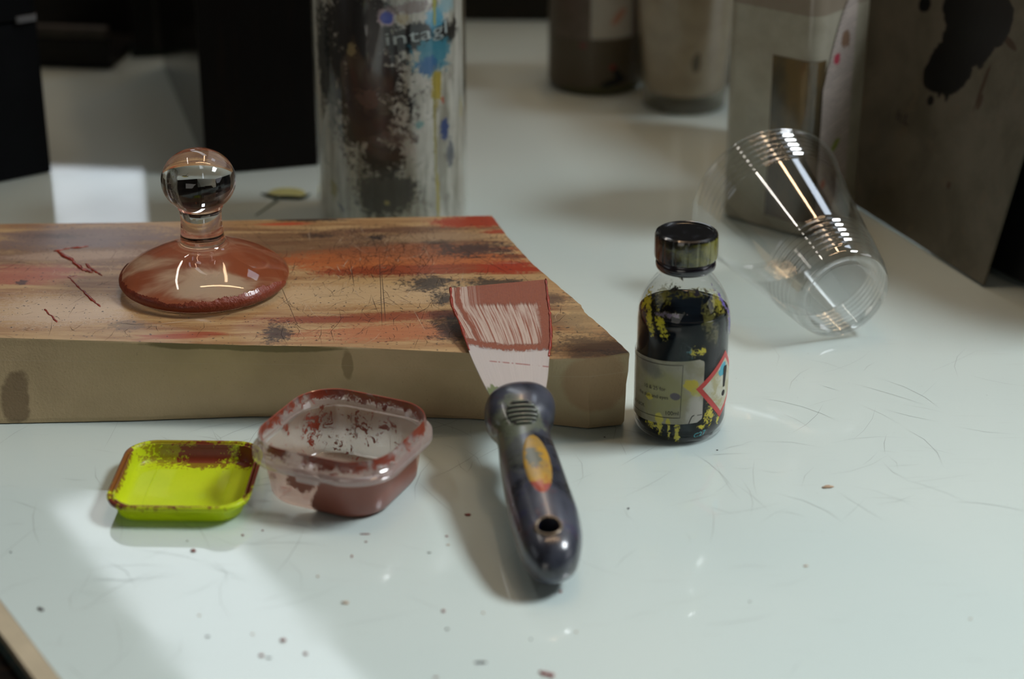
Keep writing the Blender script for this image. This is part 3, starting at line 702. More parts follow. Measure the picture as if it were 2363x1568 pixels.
# ================================================================== ink bottle
def bottle():
    BX, BY = .0898, .9518; R = .0240
    root = thing('ink_bottle', 'small glass bottle of black ink with dark ribbed cap and red diamond hazard label', 'bottle', (BX, BY, .0003))
    root.location = (.0890, .9475, .0003); root.scale = (1.022, 1.022, 1.062)
    body = smooth_profile([(.0172, .0008), (.0195, .0002), (.0222, .0016), (.0236, .0050), (.0240, .0100), (.0240, .0300), (.0240, .0520), (.0239, .0590), (.0232, .0650), (.0215, .0705), (.0188, .0755), (.0155, .0800), (.0134, .0825), (.0128, .0850), (.0128, .0880), (.0144, .0884), (.0147, .0896), (.0143, .0908), (.0128, .0912), (.0126, .1000)], 5)
    V, F = lathe([(.0002, .0020)]+body, 96, cap=(True, False))
    t = NT('paint_splashed_glass'); v = t.obj(); cv = t.cyl(v, R)
    n = t.noise(v, 620, 7, .75, .4); n2 = t.noise(v, 240, 6, .7, .6); z = t.n('ShaderNodeSeparateXYZ', {0: v}, out=2)
    yel = rgb(196, 184, 50); prp = rgb(96, 84, 150); dk = rgb(26, 20, 30)
    clr = t.clear((.97, .97, .97), .022, .02, 3.2)
    def B(a, z_, rx, ry, ang=0, amp=1.4, soft=.15, nz=n): return t.blob(cv, math.radians(a)*R, z_, rx*.85, ry*.85, ang=ang, nz=nz, amp=min(amp*3.2, 7.0), soft=.5)
    mx = lambda *f: (f[0] if len(f) == 1 else t.math('MAXIMUM', f[0], mx(*f[1:])))
    fy = mx(B(-52, .064, .0028, .010, .45), B(-34, .063, .003, .008, .5, 1.8), B(-62, .071, .003, .004), B(8, .0505, .003, .003, 0, 2.4), B(19, .0505, .002, .0025, 0, 2.4), B(-8, .007, .0016, .008, 0, 2.2), B(-18, .009, .001, .006, 0, 2.0), B(22, .0095, .003, .0016), B(34, .016, .0035, .006, 0, 3.0), B(48, .011, .0012, .003, 0, 2.0),
            B(-42, .011, .004, .004, 0, 2.6), B(-30, .009, .002, .005, 0, 2.2), B(-70, .0715, .004, .006, 0, 2.6))
    fh = t.math('MULTIPLY', mx(B(50, .072, .006, .006, -.5, 2.5), B(-40, .077, .008, .005, .3, 2.6)), .6)
    fp = mx(B(72, .060, .0035, .012, .1, 1.0), B(60, .072, .002, .008, .3, 2.0), t.math('MULTIPLY', B(-25, .0685, .010, .0015, .1, 2.2), .8))
    fd = mx(t.step(t.math('MULTIPLY_ADD', t.math('SUBTRACT', n2, .5), .02, z), .0862, .0868), B(-22, .0795, .005, .002, 0, 2.2), B(10, .078, .010, .0022, 0, 3.0, nz=n2))
    fc = t.math('MULTIPLY', mx(B(28, .066, .004, .010, 0, 3.0), B(38, .058, .002, .007, 0, 2.2)), .18)
    ftl = t.math('MULTIPLY', mx(B(4, .011, .003, .004, 0, 2.6), B(-2, .046, .004, .012, 0, 3.0)), .18)
    tot = mx(fy, fh, fp, fd, fc, ftl)
    c = t.mix(fh, yel, rgb(136, 128, 52)); c = t.mix(fp, c, prp); c = t.mix(fd, c, dk); c = t.mix(fc, c, rgb(150, 165, 185)); c = t.mix(t.math('GREATER_THAN', ftl, .05), c, rgb(70, 110, 116))
    m_b = t.done(t.mixsh(tot, clr, t.bsdf(c, .25, Coat_Weight=.5)))
    mk('glass', V, F, m_b, root, smooth=True)
    t = NT('black_ink_liquid'); v = t.obj(); n = t.noise(v, 50)
    m_l = t.done(t.bsdf(t.mix(n, (.003, .004, .006), (.006, .010, .013)), .06, Specular_IOR_Level=.12))
    V, F = lathe(smooth_profile([(.0170, .0024), (.0205, .0026), (.0226, .0060), (.0232, .0110), (.0232, .0300), (.0232, .0560), (.0228, .0620), (.0222, .0648), (.0180, .0641), (.0002, .0640)], 4), 72, cap=(True, True))
    mk('ink', V, F, m_l, root, smooth=True, autosm=.9)
    V, F = lathe(smooth_profile([(.0130, .0850), (.0146, .0856), (.0152, .0872), (.0150, .0892), (.0140, .0906), (.0130, .0908)], 4), 72)
    mk('neck_ring', V, F, simple('ink_crusted_ring', rgb(24, 18, 28), .25, .4, 300, Coat_Weight=.8), root, smooth=True)
    # cap with ribs
    V = []; F = []; K = 192; prof = [(.0146, .0908), (.0157, .0912), (.0160, .0925), (.0160, .0985), (.0159, .1022), (.0154, .1036), (.0144, .1042), (.0136, .1040), (.0131, .1034), (.0080, .1033), (.0002, .1033)]
    for i, (r, z_) in enumerate(prof):
        for k in range(K):
            a = 2*PI*k/K; rib = .00028*(1 if (k % 12) < 9 else 0)*(1 if 1 <= i <= 4 else 0)
            V.append(((r-.00028+rib)*math.sin(a) if 1 <= i <= 4 else r*math.sin(a), -((r-.00028+rib) if 1 <= i <= 4 else r)*math.cos(a), z_))
    for i in range(len(prof)-1):
        for k in range(K): F.append((i*K+k, i*K+(k+1) % K, (i+1)*K+(k+1) % K, (i+1)*K+k))
    F.append(tuple((len(prof)-1)*K+k for k in range(K)))
    t = NT('stained_black_cap'); v = t.obj(); n = t.noise(v, 160, 5, .6, .5); z = t.n('ShaderNodeSeparateXYZ', {0: v}, out=2); xx = t.n('ShaderNodeSeparateXYZ', {0: v}, out=0)
    side = t.math('SUBTRACT', 1.0, t.step(z, .1020, .1032))
    c = t.mix(t.math('MULTIPLY', side, t.step(t.math('MULTIPLY_ADD', xx, 18.0, n), .25, .85)), rgb(16, 17, 18), rgb(108, 104, 34))
    c = t.mix(t.math('MULTIPLY', t.math('SUBTRACT', 1.0, side), t.step(n, .5, .7)), c, rgb(34, 36, 40))
    m_c = t.done(t.bsdf(c, .22, Coat_Weight=.6, Coat_Roughness=.08, Normal=t.bump(t.noise(v, 90), .15, .001)))
    mk('cap', V, F, m_c, root, smooth=True, autosm=.5)
    # wrap helpers
    slope = .085
    def wrapped(s, z_, lift=.00015):
        r = R+lift; a = s/R; return (r*math.sin(a), -r*math.cos(a), z_)
    def wpatch(name, fn, ns, nt, mat, parent, lift):
        V = []; F = []; UV = []
        for j in range(nt+1):
            for i in range(ns+1):
                s, z_ = fn(i/ns, j/nt); V.append(wrapped(s, z_, lift)); UV.append((i/ns, j/nt))
        for j in range(nt):
            for i in range(ns): q = j*(ns+1)+i; F.append((q, q+1, q+ns+2, q+ns+1))
        return mk(name, V, F, mat, parent, smooth=True, uv=UV)
    # main label
    s0, s1, z0, z1 = -.046, .0096, .0128, .0466
    def lab(u, v_):
        z_ = z0+(z1-z0)*v_; cr = .0028; d = min(z_-z0, z1-z_); ins = 0 if d > cr else cr-math.sqrt(max(0, cr*cr-(cr-d)**2))
        s = s0+(s1-ins-s0)*u; return s, z_+slope*(s-s1)*.9
    t = NT('stained_paper_label'); v = t.obj(); cv = t.cyl(v, R); n = t.noise(v, 160, 6, .65, .5); n2 = t.noise(v, 60, 5, .6, .4)
    c = t.mix(t.step(n2, .35, .65), rgb(138, 132, 106), rgb(164, 158, 142))
    BB = lambda s, z_, rx, ry, amp=1.6, nz=n, soft=.3, ang=0: t.blob(cv, s, z_, rx, ry, nz=nz, amp=amp, soft=soft, ang=ang)
    c = t.mix(t.math('MULTIPLY', BB(-.012, .026, .017, .020, 1.8, n2, .6), .85), c, rgb(136, 130, 72))
    c = t.mix(t.math('MULTIPLY', BB(-.020, .039, .010, .006, 1.8, n2, .6), .75), c, rgb(92, 90, 82))
    c = t.mix(BB(.0032, .033, .0048, .0042, 1.4), c, rgb(188, 170, 38)); c = t.mix(t.math('MULTIPLY', BB(.006, .029, .0035, .003, 1.6), .8), c, rgb(176, 166, 62))
    c = t.mix(BB(-.0048, .0268, .0032, .0022, .5, n, .25), c, rgb(74, 64, 72))
    c = t.mix(BB(-.0195, .024, .0030, .0020, 1.8), c, rgb(186, 170, 40)); c = t.mix(BB(-.013, .0135, .0025, .0035, 1.8), c, rgb(190, 176, 44)); c = t.mix(BB(-.008, .0125, .0015, .003, 1.8), c, rgb(190, 176, 44))
    c = t.mix(t.math('MULTIPLY', BB(.006, .017, .006, .010, 1.8, n2, .5), .6), c, rgb(190, 186, 178))
    m_lb = t.done(t.bsdf(c, .4, Coat_Weight=.5, Coat_Roughness=.15))
    lb = wpatch('label', lab, 60, 24, m_lb, root, .00012)
    m_blk = simple('label_print', rgb(30, 28, 26), .6); m_wornt = simple('worn_label_print', rgb(70, 66, 56), .6)
    def line(pts, wd, mat, name, parent):
        V = []; F = []
        P = []
        for i in range(len(pts)-1):
            n_ = max(2, int(math.dist(pts[i], pts[i+1])/.0012))
            for k in range(n_): P.append(tuple(a+(b-a)*k/n_ for a, b in zip(pts[i], pts[i+1])))
        P.append(pts[-1])
        for i, p in enumerate(P):
            a = P[max(0, i-1)]; b = P[min(len(P)-1, i+1)]; d = Vector((b[0]-a[0], b[1]-a[1])).normalized(); nn = (-d.y*wd/2, d.x*wd/2)
            for sg in (1, -1): V.append(wrapped(p[0]+nn[0]*sg, p[1]+nn[1]*sg, .00028))
        for i in range(len(P)-1): F.append((2*i, 2*i+1, 2*i+3, 2*i+2))
        return mk(name, V, F, mat, parent)
    sl = lambda s, z_: (s, z_+slope*(s-s1)*.9)
    line([sl(-.044, z1-.0020), sl(-.0015, z1-.0020), sl(-.0021, z0+.0035), sl(-.044, z0+.0035)], .00025, m_blk, 'label_border', lb)
    def wtext(s, size, s_, z_, mat, parent, name='lettering', ang=slope*.9, sx=1.0):
        V, F = text_mesh(s, size)
        V2 = [wrapped(s_+(p.x*math.cos(ang)-p.y*math.sin(ang))*sx, z_+p.x*math.sin(ang)+p.y*math.cos(ang), .0003) for p in V]
        return mk(name, V2, F, mat, parent)
    wtext('100ml', .0031, *sl(-.0099, .0178), m_blk, lb, sx=.95)
    wtext('10 & 25 for', .0029, *sl(-.0232, .0305), m_wornt, lb)
    wtext('the skin and eyes', .0027, *sl(-.0270, .0262), m_wornt, lb)
    wtext('of H.&OK', .0026, *sl(-.0330, .0195), m_blk, lb)
    line([(.0022, .0118), (.0034, .0150), (.0040, .0162), (.0052, .0168)], .0004, m_blk, 'label_crack', lb); line([(.0066, .0165), (.0092, .0166)], .0003, m_blk, 'label_crack', lb)
    # hazard diamond
    ca = math.radians(55)*R; cz = .0292; hd = .0176; rot = math.radians(5)
    def dia(k):
        def fn(u, v_):
            a, b = (u-.5)*2*hd*k, (v_-.5)*2*hd*k; x, y = (a+b)/2, (b-a)/2; x, y = x, y
            xr, yr = x*math.cos(rot)+y*math.sin(rot), -x*math.sin(rot)+y*math.cos(rot); return ca+xr, cz+yr
        return fn
    t = NT('hazard_red'); v = t.obj(); m_red = t.done(t.bsdf(t.mix(t.step(t.noise(v, 200, 5, .7), .55, .75), rgb(186, 34, 28), rgb(160, 40, 24)), .35, Coat_Weight=.5))
    t = NT('hazard_white'); v = t.obj(); n = t.noise(v, 140, 5, .65, .5); cv = t.cyl(v, R)
    c = t.mix(t.step(n, .40, .62), rgb(190, 190, 172), rgb(168, 160, 120))
    c = t.mix(t.blob(cv, math.radians(54)*R, .0375, .0035, .0042, nz=n, amp=1.6, soft=.15), c, rgb(58, 158, 178)); m_wht = t.done(t.bsdf(c, .4, Coat_Weight=.4))
    hz = wpatch('hazard_sticker', dia(1.0), 26, 26, m_red, root, .00016); wpatch('hazard_field', dia(.80), 22, 22, m_wht, hz, .00028)
    # exclamation mark
    def ex(u, v_):
        w_ = (.0009+.0011*v_)*(1 if v_ < .93 else .8); x = (u-.5)*2*w_; y = -.0018+.0112*v_
        xr, yr = x*math.cos(rot)+y*math.sin(rot), -x*math.sin(rot)+y*math.cos(rot); return ca+.0012+xr, cz+yr
    def dt(u, v_):
        a = u*2*PI; r = .0016*v_; x = r*math.cos(a); y = -.0050+r*math.sin(a)
        xr, yr = x*math.cos(rot)+y*math.sin(rot), -x*math.sin(rot)+y*math.cos(rot); return ca+.0012+xr, cz+yr
    wpatch('exclamation_mark', ex, 6, 16, m_blk, hz, .0004); wpatch('exclamation_dot', dt, 20, 4, m_blk, hz, .0004)
    V, F = text_mesh('C27', .0042); m_cy = simple('cyan_marker', rgb(70, 170, 178), .4)
    V2 = []
    for p in V:
        s_ = .0052+p.x*.95-.15*p.y*0; z_ = .0040+p.y*.8+p.x*.22; r = np.interp(z_, [.0016, .005, .010], [.0222, .0236, .0240])+.0003; a = s_/R
        V2.append((r*math.sin(a), -r*math.cos(a), z_))
    mk('marker_code', V2, F, m_cy, root)
bottle()

# ================================================================== clear plastic cup on its side
def cup():
    x, y, h, Rr, Rb, L = .1893, 1.0588, 1.8684, .0492, .0293, .116
    al = math.asin((Rr-Rb)/L); d = Vector((math.cos(h), math.sin(h), 0)); ax = (d*math.cos(al)+Vector((0, 0, 1))*math.sin(al)).normalized()
    up = -d*math.sin(al)+Vector((0, 0, 1))*math.cos(al); c = Vector((x, y, 0))+up*Rb
    lat = up.cross(ax).normalized()
    M = Matrix(((lat.x, up.x, ax.x, c.x), (lat.y, up.y, ax.y, c.y), (lat.z, up.z, ax.z, c.z), (0, 0, 0, 1)))
    root = thing('plastic_cup', 'empty clear plastic drinking cup lying on its side behind the ink bottle', 'cup')
    Lc = math.sqrt(L*L-(Rr-Rb)**2)
    P = [(.0003, .0035), (.015, .0032), (.0205, .0030), (.0215, .0036), (.0225, .0030), (.0235, .0008), (.0262, .0), (.0284, .0010), (.0293, .0035)]
    z = .0035; rat = lambda z: .0293+(.0478-.0293)*(z-.0035)/(Lc-.0035)
    zz = np.linspace(.006, Lc-.003, 150)
    for q in zz:
        r = rat(q)
        if .008 < q < .034: r += .00045*math.sin((q-.008)/.0043*2*PI)
        if q > Lc-.027: r += .0005*math.sin((q-(Lc-.027))/.0044*2*PI)
        P.append((r, float(q)))
    Rm = Rr
    for k in range(11):
        a = -PI/2+2*PI*k/10*.85; P.append((Rm-.0012+.0013*math.cos(a), Lc-.0008+.0013*math.sin(a)))
    V, F = lathe(P, 128, cap=(True, False))
    lo = min((M @ Vector(v)).z for v in V); M = Matrix.Translation((0, 0, .0003-lo)) @ M
    root.matrix_world = M
    t = NT('clear_cup_plastic'); v = t.obj(); n = t.noise(v, 60)
    m_c = t.done(t.clear((.93, .935, .93), .10, t.step(n, .3, .7, .03, .09), 2.0))
    mk('cup_wall', V, F, m_c, root, smooth=True)
    # raised recycling ring in the base
    V, F = lathe([(.0190, .0028), (.0195, .0022), (.0200, .0028)], 96); mk('base_ring', V, F, m_c, root, smooth=True)
cup()

# ================================================================== tall ink-stained tin
def tin():
    r = .0472; cx, cy = -.0788, 1.2420
    root = thing('ink_tin', 'tall cylindrical container crusted in black, blue and yellow ink, standing behind the stone', 'container', (cx, cy, .0003))
    t = NT('paint_crusted_side'); v = t.obj(); cv = t.cyl(v, r)
    n = t.noise(v, 95, 8, .74, .5); n2 = t.noise(v, 260, 7, .74, .5); vs = t.noise(t.mapping(v, scale=(1, 1, .16)), 130, 5, .6)
    c = t.mix(t.step(vs, .35, .65), rgb(206, 206, 196), rgb(150, 148, 134))
    c = t.mix(t.math('MULTIPLY', t.step(n, .54, .62), .45), c, rgb(100, 92, 82))
    def pt(px, py):
        # pixel on the can's front to (arc, height)
        dx = max(-.98, min(.98, (px-905)/168)); a = math.asin(dx)
        o = Vector((0, 0, HC)); q = at(px, py, 0)-o; yy = cy-r*math.cos(a); tt = yy/q.y; return a*r, (o+q*tt).z
    nn_ = t.math('MULTIPLY_ADD', n, .5, t.math('MULTIPLY', n2, .5))
    def B(c, px, py, rx, ry, col, op=1.0, nz=None, amp=2.2, soft=.3, ang=0.0):
        nz = nn_; amp = amp*2.0
        s, z_ = pt(px, py); f = t.blob(cv, s, z_, rx/3480, ry/3100, nz=nz, amp=amp, soft=soft, ang=ang)
        return t.mix(t.math('MULTIPLY', f, op), c, col)
    blk = rgb(14, 14, 15)
    c = B(c, 860, 190, 105, 170, blk, amp=2.6); c = B(c, 850, 70, 110, 110, blk, amp=1.6); c = B(c, 770, 130, 60, 120, rgb(28, 36, 38), .85); c = B(c, 860, 290, 75, 50, blk, amp=1.8); c = B(c, 890, 370, 60, 45, blk, amp=2.4)
    c = B(c, 900, 450, 80, 60, rgb(52, 58, 62), .9, amp=1.4); c = B(c, 1000, 85, 120, 35, rgb(20, 20, 22), 1, amp=1.2)
    c = B(c, 870, 225, 34, 24, rgb(92, 74, 64), .8, nz=n2, amp=3.4); c = B(c, 920, 322, 56, 18, rgb(92, 78, 70), .8, nz=n2, amp=3)
    c = B(c, 912, 42, 24, 20, rgb(176, 160, 166), 1, nz=n2, amp=1.2); c = B(c, 912, 42, 17, 15, rgb(34, 62, 170), 1, nz=n2, amp=.9)
    c = B(c, 945, 45, 20, 14, rgb(176, 160, 120), .7, nz=n2); c = B(c, 1010, 130, 55, 40, rgb(52, 130, 152), .95); c = B(c, 1000, 150, 30, 20, rgb(40, 96, 150), .9); c = B(c, 1020, 40, 34, 24, rgb(80, 160, 190), .9)
    c = B(c, 1040, 15, 30, 20, rgb(140, 180, 190), .8); c = B(c, 965, 20, 60, 14, rgb(120, 100, 100), .7)
    c = B(c, 1018, 200, 16, 36, rgb(176, 156, 40), .9, nz=n2, amp=2); c = B(c, 1012, 300, 5, 130, rgb(150, 140, 60), .8, nz=n2, amp=1.4); c = B(c, 1016, 460, 6, 60, rgb(170, 156, 70), .9, nz=n2, amp=1.2)
    c = B(c, 1030, 232, 6, 8, rgb(170, 70, 30), .9, nz=n2); c = B(c, 1034, 300, 16, 26, rgb(44, 70, 130), .95, nz=n2); c = B(c, 1045, 350, 14, 40, rgb(40, 60, 90), .7)
    c = B(c, 1068, 250, 5, 30, rgb(190, 180, 60), .8, nz=n2); c = B(c, 775, 440, 18, 22, rgb(140, 130, 50), .7, nz=n2, amp=2.6); c = B(c, 790, 475, 16, 5, rgb(40, 70, 90), .8, nz=n2, ang=-.7)
    c = B(c, 830, 115, 12, 16, rgb(150, 140, 100), .8, nz=n2, amp=2.4); c = B(c, 780, 250, 22, 60, rgb(96, 100, 98), .6); c = B(c, 1015, 15, 5, 40, rgb(170, 170, 60), .8)
    c = B(c, 900, 470, 10, 6, rgb(170, 160, 110), .9, nz=n2); c = B(c, 978, 290, 10, 10, rgb(80, 150, 150), .7, nz=n2)
    c = t.mix(t.math('MULTIPLY', t.step(n2, .64, .68), .75), c, rgb(22, 22, 22))
    m = t.done(t.bsdf(c, .4, Coat_Weight=.4, Coat_Roughness=.22, Normal=t.bump(t.mix(.5, n, n2), .3, .0015)))
    H = .245
    V, F = lathe([(.0455, .0), (.0468, .0008), (r, .003), (r, .168), (.0466, .169), (.0466, .171), (r, .172), (r, H-.002), (.0462, H)], 128, cap=(True, True))
    mk('body', V, F, m, root, smooth=True, autosm=.9)
    t = NT('clear_sleeve'); ms = t.done(t.clear((.95, .95, .94), .05, .04))
    V, F = lathe([(.0494, .0), (.0494, H-.01)], 128); mk('clear_sleeve', V, F, ms, root, smooth=True)
    V, F = text_mesh('intagl', .0118)
    s0, z0 = pt(905, 106); s1, z1 = pt(1040, 76); ang = math.atan2(z1-z0, s1-s0)
    wmax = max(p.x for p in V); k = math.hypot(s1-s0, z1-z0)/wmax
    V2 = []
    for p in V:
        s = s0+p.x*k*math.cos(ang)-p.y*math.sin(ang); z_ = z0+p.x*k*math.sin(ang)+p.y*math.cos(ang)
        rr = r+.0004; V2.append((rr*math.sin(s/r), -rr*math.cos(s/r), z_))
    mk('lettering', V2, F, simple('pale_lettering', rgb(168, 180, 180), .5, .3, 200), root)
tin()

# ================================================================== black box far left, wooden box behind
def cboard(name, color, color2, sc_=(4, 4, 40), rough=.5, coat=0.0, nscale=10, spec=.3):
    t = NT(name); v = t.obj(); n = t.noise(t.mapping(v, scale=sc_), nscale, 5, .6)
    return t.done(t.bsdf(t.mix(t.step(n, .45, .75), color, color2), rough, Coat_Weight=coat, Coat_Roughness=.1, Specular_IOR_Level=spec))
def left_box():
    p = at(120, 398); q = at(0, 423); d = (p-q).normalized(); nrm = Vector((-d.y, d.x, 0))
    W, D, H = .17, .16, .115
    c = p - d*W/2 + nrm*D/2
    root = thing('black_box', 'matt black lidded box standing at the far left of the table', 'box', (c.x, c.y, .0003), rotz=math.atan2(d.y, d.x))
    m_b = cboard('matt_black_card', rgb(9, 12, 16), rgb(17, 20, 24), (1, 1, 1), .75, spec=.15); m_w = simple('worn_corner', rgb(110, 112, 116), .7)
    z1 = None
    for z in np.arange(.05, .2, .002):
        o = Vector((p.x, p.y, z)); f = Vector((0, math.cos(PITCH), -math.sin(PITCH))); u = Vector((0, math.sin(PITCH), math.cos(PITCH))); dd = o-Vector((0, 0, HC))
        if CY-FPX*dd.dot(u)/dd.dot(f) < 46: z1 = z; break
    box('body', (W, D, z1-.0012), m_b, root, loc=(0, 0, (z1-.0012)/2), bev=.0015)
    box('lid', (W+.002, D+.002, .034), m_b, root, loc=(-.0015, 0, z1+.017+.0008), bev=.002)
    V, F = loft([rrect(.0075, .002, .0018, z, 4) for z in (-.0022, .0022)]); V = [(x+W/2-.008, y-D/2-.0006, z+z1+.002) for x, y, z in V]
    mk('worn_corner', V, F, m_w, root)
left_box()
def wood_box():
    p = at(476, 404); q = at(740, 380); d = (q-p).normalized(); nrm = Vector((-d.y, d.x, 0)); D = (at(322, 160)-p).length; W = .135; H = .27
    c = p + d*W/2 + nrm*D/2
    root = thing('wooden_box', 'tall dark brown wooden box with polished sides, behind the tin', 'box', (c.x, c.y, .0003), rotz=math.atan2(d.y, d.x))
    t = NT('dark_stained_wood'); v = t.obj(); n = t.noise(t.mapping(v, scale=(30, 30, 3)), 3, 5, .65); n2 = t.noise(t.mapping(v, scale=(1, 1, .4)), 45, 4)
    c = t.mix(t.step(n, .5, .8), rgb(7, 5, 4), rgb(22, 12, 6))
    z_ = .035
    c = t.mix(t.blob(t.mapping(v, rot=(PI/2, 0, 0)), -W/2+.0175, -.036, .004, .016, nz=n2, amp=1.4), c, rgb(92, 52, 26))
    c = t.mix(t.math('MULTIPLY', t.step(n2, .68, .74), .6), c, rgb(78, 42, 20))
    m_f = t.done(t.bsdf(c, .55, Specular_IOR_Level=.15))
    m_s = cboard('polished_dark_side', rgb(14, 12, 10), rgb(22, 19, 15), (1, 1, 1), .14, 0.0, spec=.42)
    box('case', (W-.004, D-.002, H), m_s, root, loc=(.0, .001, H/2), bev=.001)
    box('front_panel', (W, .004, H+.002), m_f, root, loc=(0, -D/2, H/2+.001), bev=.0008)
wood_box()

# ================================================================== clutter at the back left
def clutter():
    m1 = cboard('dusty_black_wood', rgb(14, 12, 10), rgb(36, 32, 28)); m2 = simple('dusty_rail', rgb(52, 47, 41), .7, .3, 40); m3 = simple('black_metal', rgb(12, 13, 14), .5)
    a, b = at(128, 152), at(232, 165); d = (b-a).normalized()
    root = thing('tool_tray', 'low black wooden tray with a dusty grey front rail, behind the black box', 'tray', (*((a+b)/2)[:2], .0003), rotz=-.12)
    L = .078
    box('base', (L, .09, .006), m1, root, loc=(-.01, .045, .003), bev=.001)
    box('front_board', (L, .006, .020), m1, root, loc=(-.01, 0, .016), bev=.001)
    box('front_rail', (L+.004, .010, .010), m2, root, loc=(-.012, 0, .0315), bev=.003)
    box('back_board', (L+.07, .006, .12), m1, root, loc=(-.045, .093, .06), bev=.001)
    p = at(282, 145)
    root = thing('upright_post', 'dark ribbed wooden post standing between the tray and the wooden box', 'post', (p.x+.018, p.y+.03, .0003), rotz=.15)
    box('post', (.026, .024, .2), m1, root, loc=(0, 0, .1), bev=.002)
    for x in (-.008, 0, .008): box('rib', (.003, .003, .2), m2 if x > 0 else m1, root, loc=(x, -.0125, .1), bev=.0008)
    box('foot', (.030, .028, .006), simple('green_felt_foot', rgb(14, 34, 26), .8), root, loc=(0, 0, .003), bev=.001)
    p = at(1180, 40)
    root = thing('dark_crate', 'dark wooden crate at the back edge of the table, between tin and jug', 'crate', (p.x-.035, p.y+.018, .0003), rotz=-.02)
    m4 = cboard('oiled_dark_crate', rgb(24, 20, 11), rgb(40, 32, 16), rough=.5)
    box('body', (.17, .06, .14), m4, root, loc=(0, 0, .07), bev=.003)
    for z in (.045, .095): box('batten', (.172, .006, .014), m1, root, loc=(0, -.032, z), bev=.001)
    # dark cabinet row closing the back of the table
    root = thing('dark_cabinet', 'long dark cabinet standing along the back edge of the table', 'cabinet', (.28, 1.885, .0003))
    box('carcass', (1.16, .08, .34), m3, root, loc=(0, 0, .17), bev=.003)
    for x in (-.385, 0, .385): box('door', (.375, .006, .32), m1, root, loc=(x, -.043, .17), bev=.002)
clutter()

# ================================================================== jug, white cups, square bottle at the back right
def jug():
    p = at(1378, 224); r = .0385
    root = thing('brown_jug', 'cloudy brown plastic bottle with white label, left of the white cup', 'bottle', (p.x, p.y+r, .0003))
    t = NT('cloudy_brown_plastic'); v = t.obj(); cv = t.cyl(v, r); n = t.noise(v, 45, 5, .6); z = t.n('ShaderNodeSeparateXYZ', {0: v}, out=2)
    c = t.mix(t.step(n, .35, .65), rgb(120, 104, 92), rgb(106, 94, 78))
    c = t.mix(t.math('MULTIPLY', t.math('SUBTRACT', 1.0, t.step(z, .044, .048)), .8), c, rgb(96, 86, 66))
    c = t.mix(t.math('MULTIPLY', t.blob(cv, .0, .003, .05, .006, nz=n, amp=1.5), .6), c, rgb(80, 86, 44))
    for s_, z_, a_, b_, an, cc in ((.013, .011, .012, .0035, .2, rgb(14, 17, 16)), (.017, .017, .003, .008, .6, rgb(14, 17, 16)), (.012, .0235, .003, .0025, 0, rgb(150, 56, 50)), (-.012, .0415, .004, .003, 0, rgb(130, 70, 66))):
        c = t.mix(t.blob(cv, s_, z_, a_, b_, nz=n, amp=1.0, ang=an), c, cc)
    m = t.done(t.mixsh(.25, t.bsdf(c, .35), t.n('ShaderNodeBsdfTranslucent', {'Color': c})))
    P = smooth_profile([(.034, .0), (.0375, .0025), (.0385, .007), (.0385, .02), (.0385, .09), (.0375, .11), (.030, .13), (.016, .142), (.014, .15), (.014, .165)], 4)
    V, F = lathe(P, 80, cap=(True, True)); mk('body', V, F, m, root, smooth=True)
    V, F = lathe([(.0165, .150), (.0165, .168), (.0150, .1695), (.0002, .1695)], 48, cap=(True, True)); mk('cap', V, F, simple('brown_jug_cap', rgb(60, 44, 32), .5), root)
    t = NT('jug_label_paper'); v = t.uv(); n = t.noise(v, 9, 5, .7)
    x = t.n('ShaderNodeSeparateXYZ', {0: v}, out=None)
    ln = t.math('MULTIPLY', t.step(t.math('SINE', t.math('MULTIPLY', x.outputs[1], 120)), .1, .6), t.step(t.noise(t.mapping(v, scale=(20, 28, 1)), 1, 2), .45, .5))
    ln = t.math('MULTIPLY', ln, t.blob(v, .55, .55, .28, .14, soft=.05))
    c = t.mix(t.math('MULTIPLY', ln, .7), rgb(184, 178, 166), rgb(104, 100, 98)); c = t.mix(t.blob(v, .75, .66, .35, .14, nz=n, amp=2), c, rgb(176, 96, 60)); c = t.mix(t.math('MULTIPLY', t.blob(v, .62, .25, .22, .07, ang=.5, nz=n, amp=1.5), .7), c, rgb(190, 120, 88))
    m_l = t.done(t.bsdf(c, .5))
    V = []; F = []; UV = []
    for j in range(9):
        for i in range(21):
            s = -.006+.036*i/20; z_ = .0470+.070*j/8; rr = r+.0004; V.append((rr*math.sin(s/r), -rr*math.cos(s/r), z_)); UV.append((i/20, j/8))
    for j in range(8):
        for i in range(20): q = j*21+i; F.append((q, q+1, q+22, q+21))
    mk('label', V, F, m_l, root, smooth=True, uv=UV)
jug()
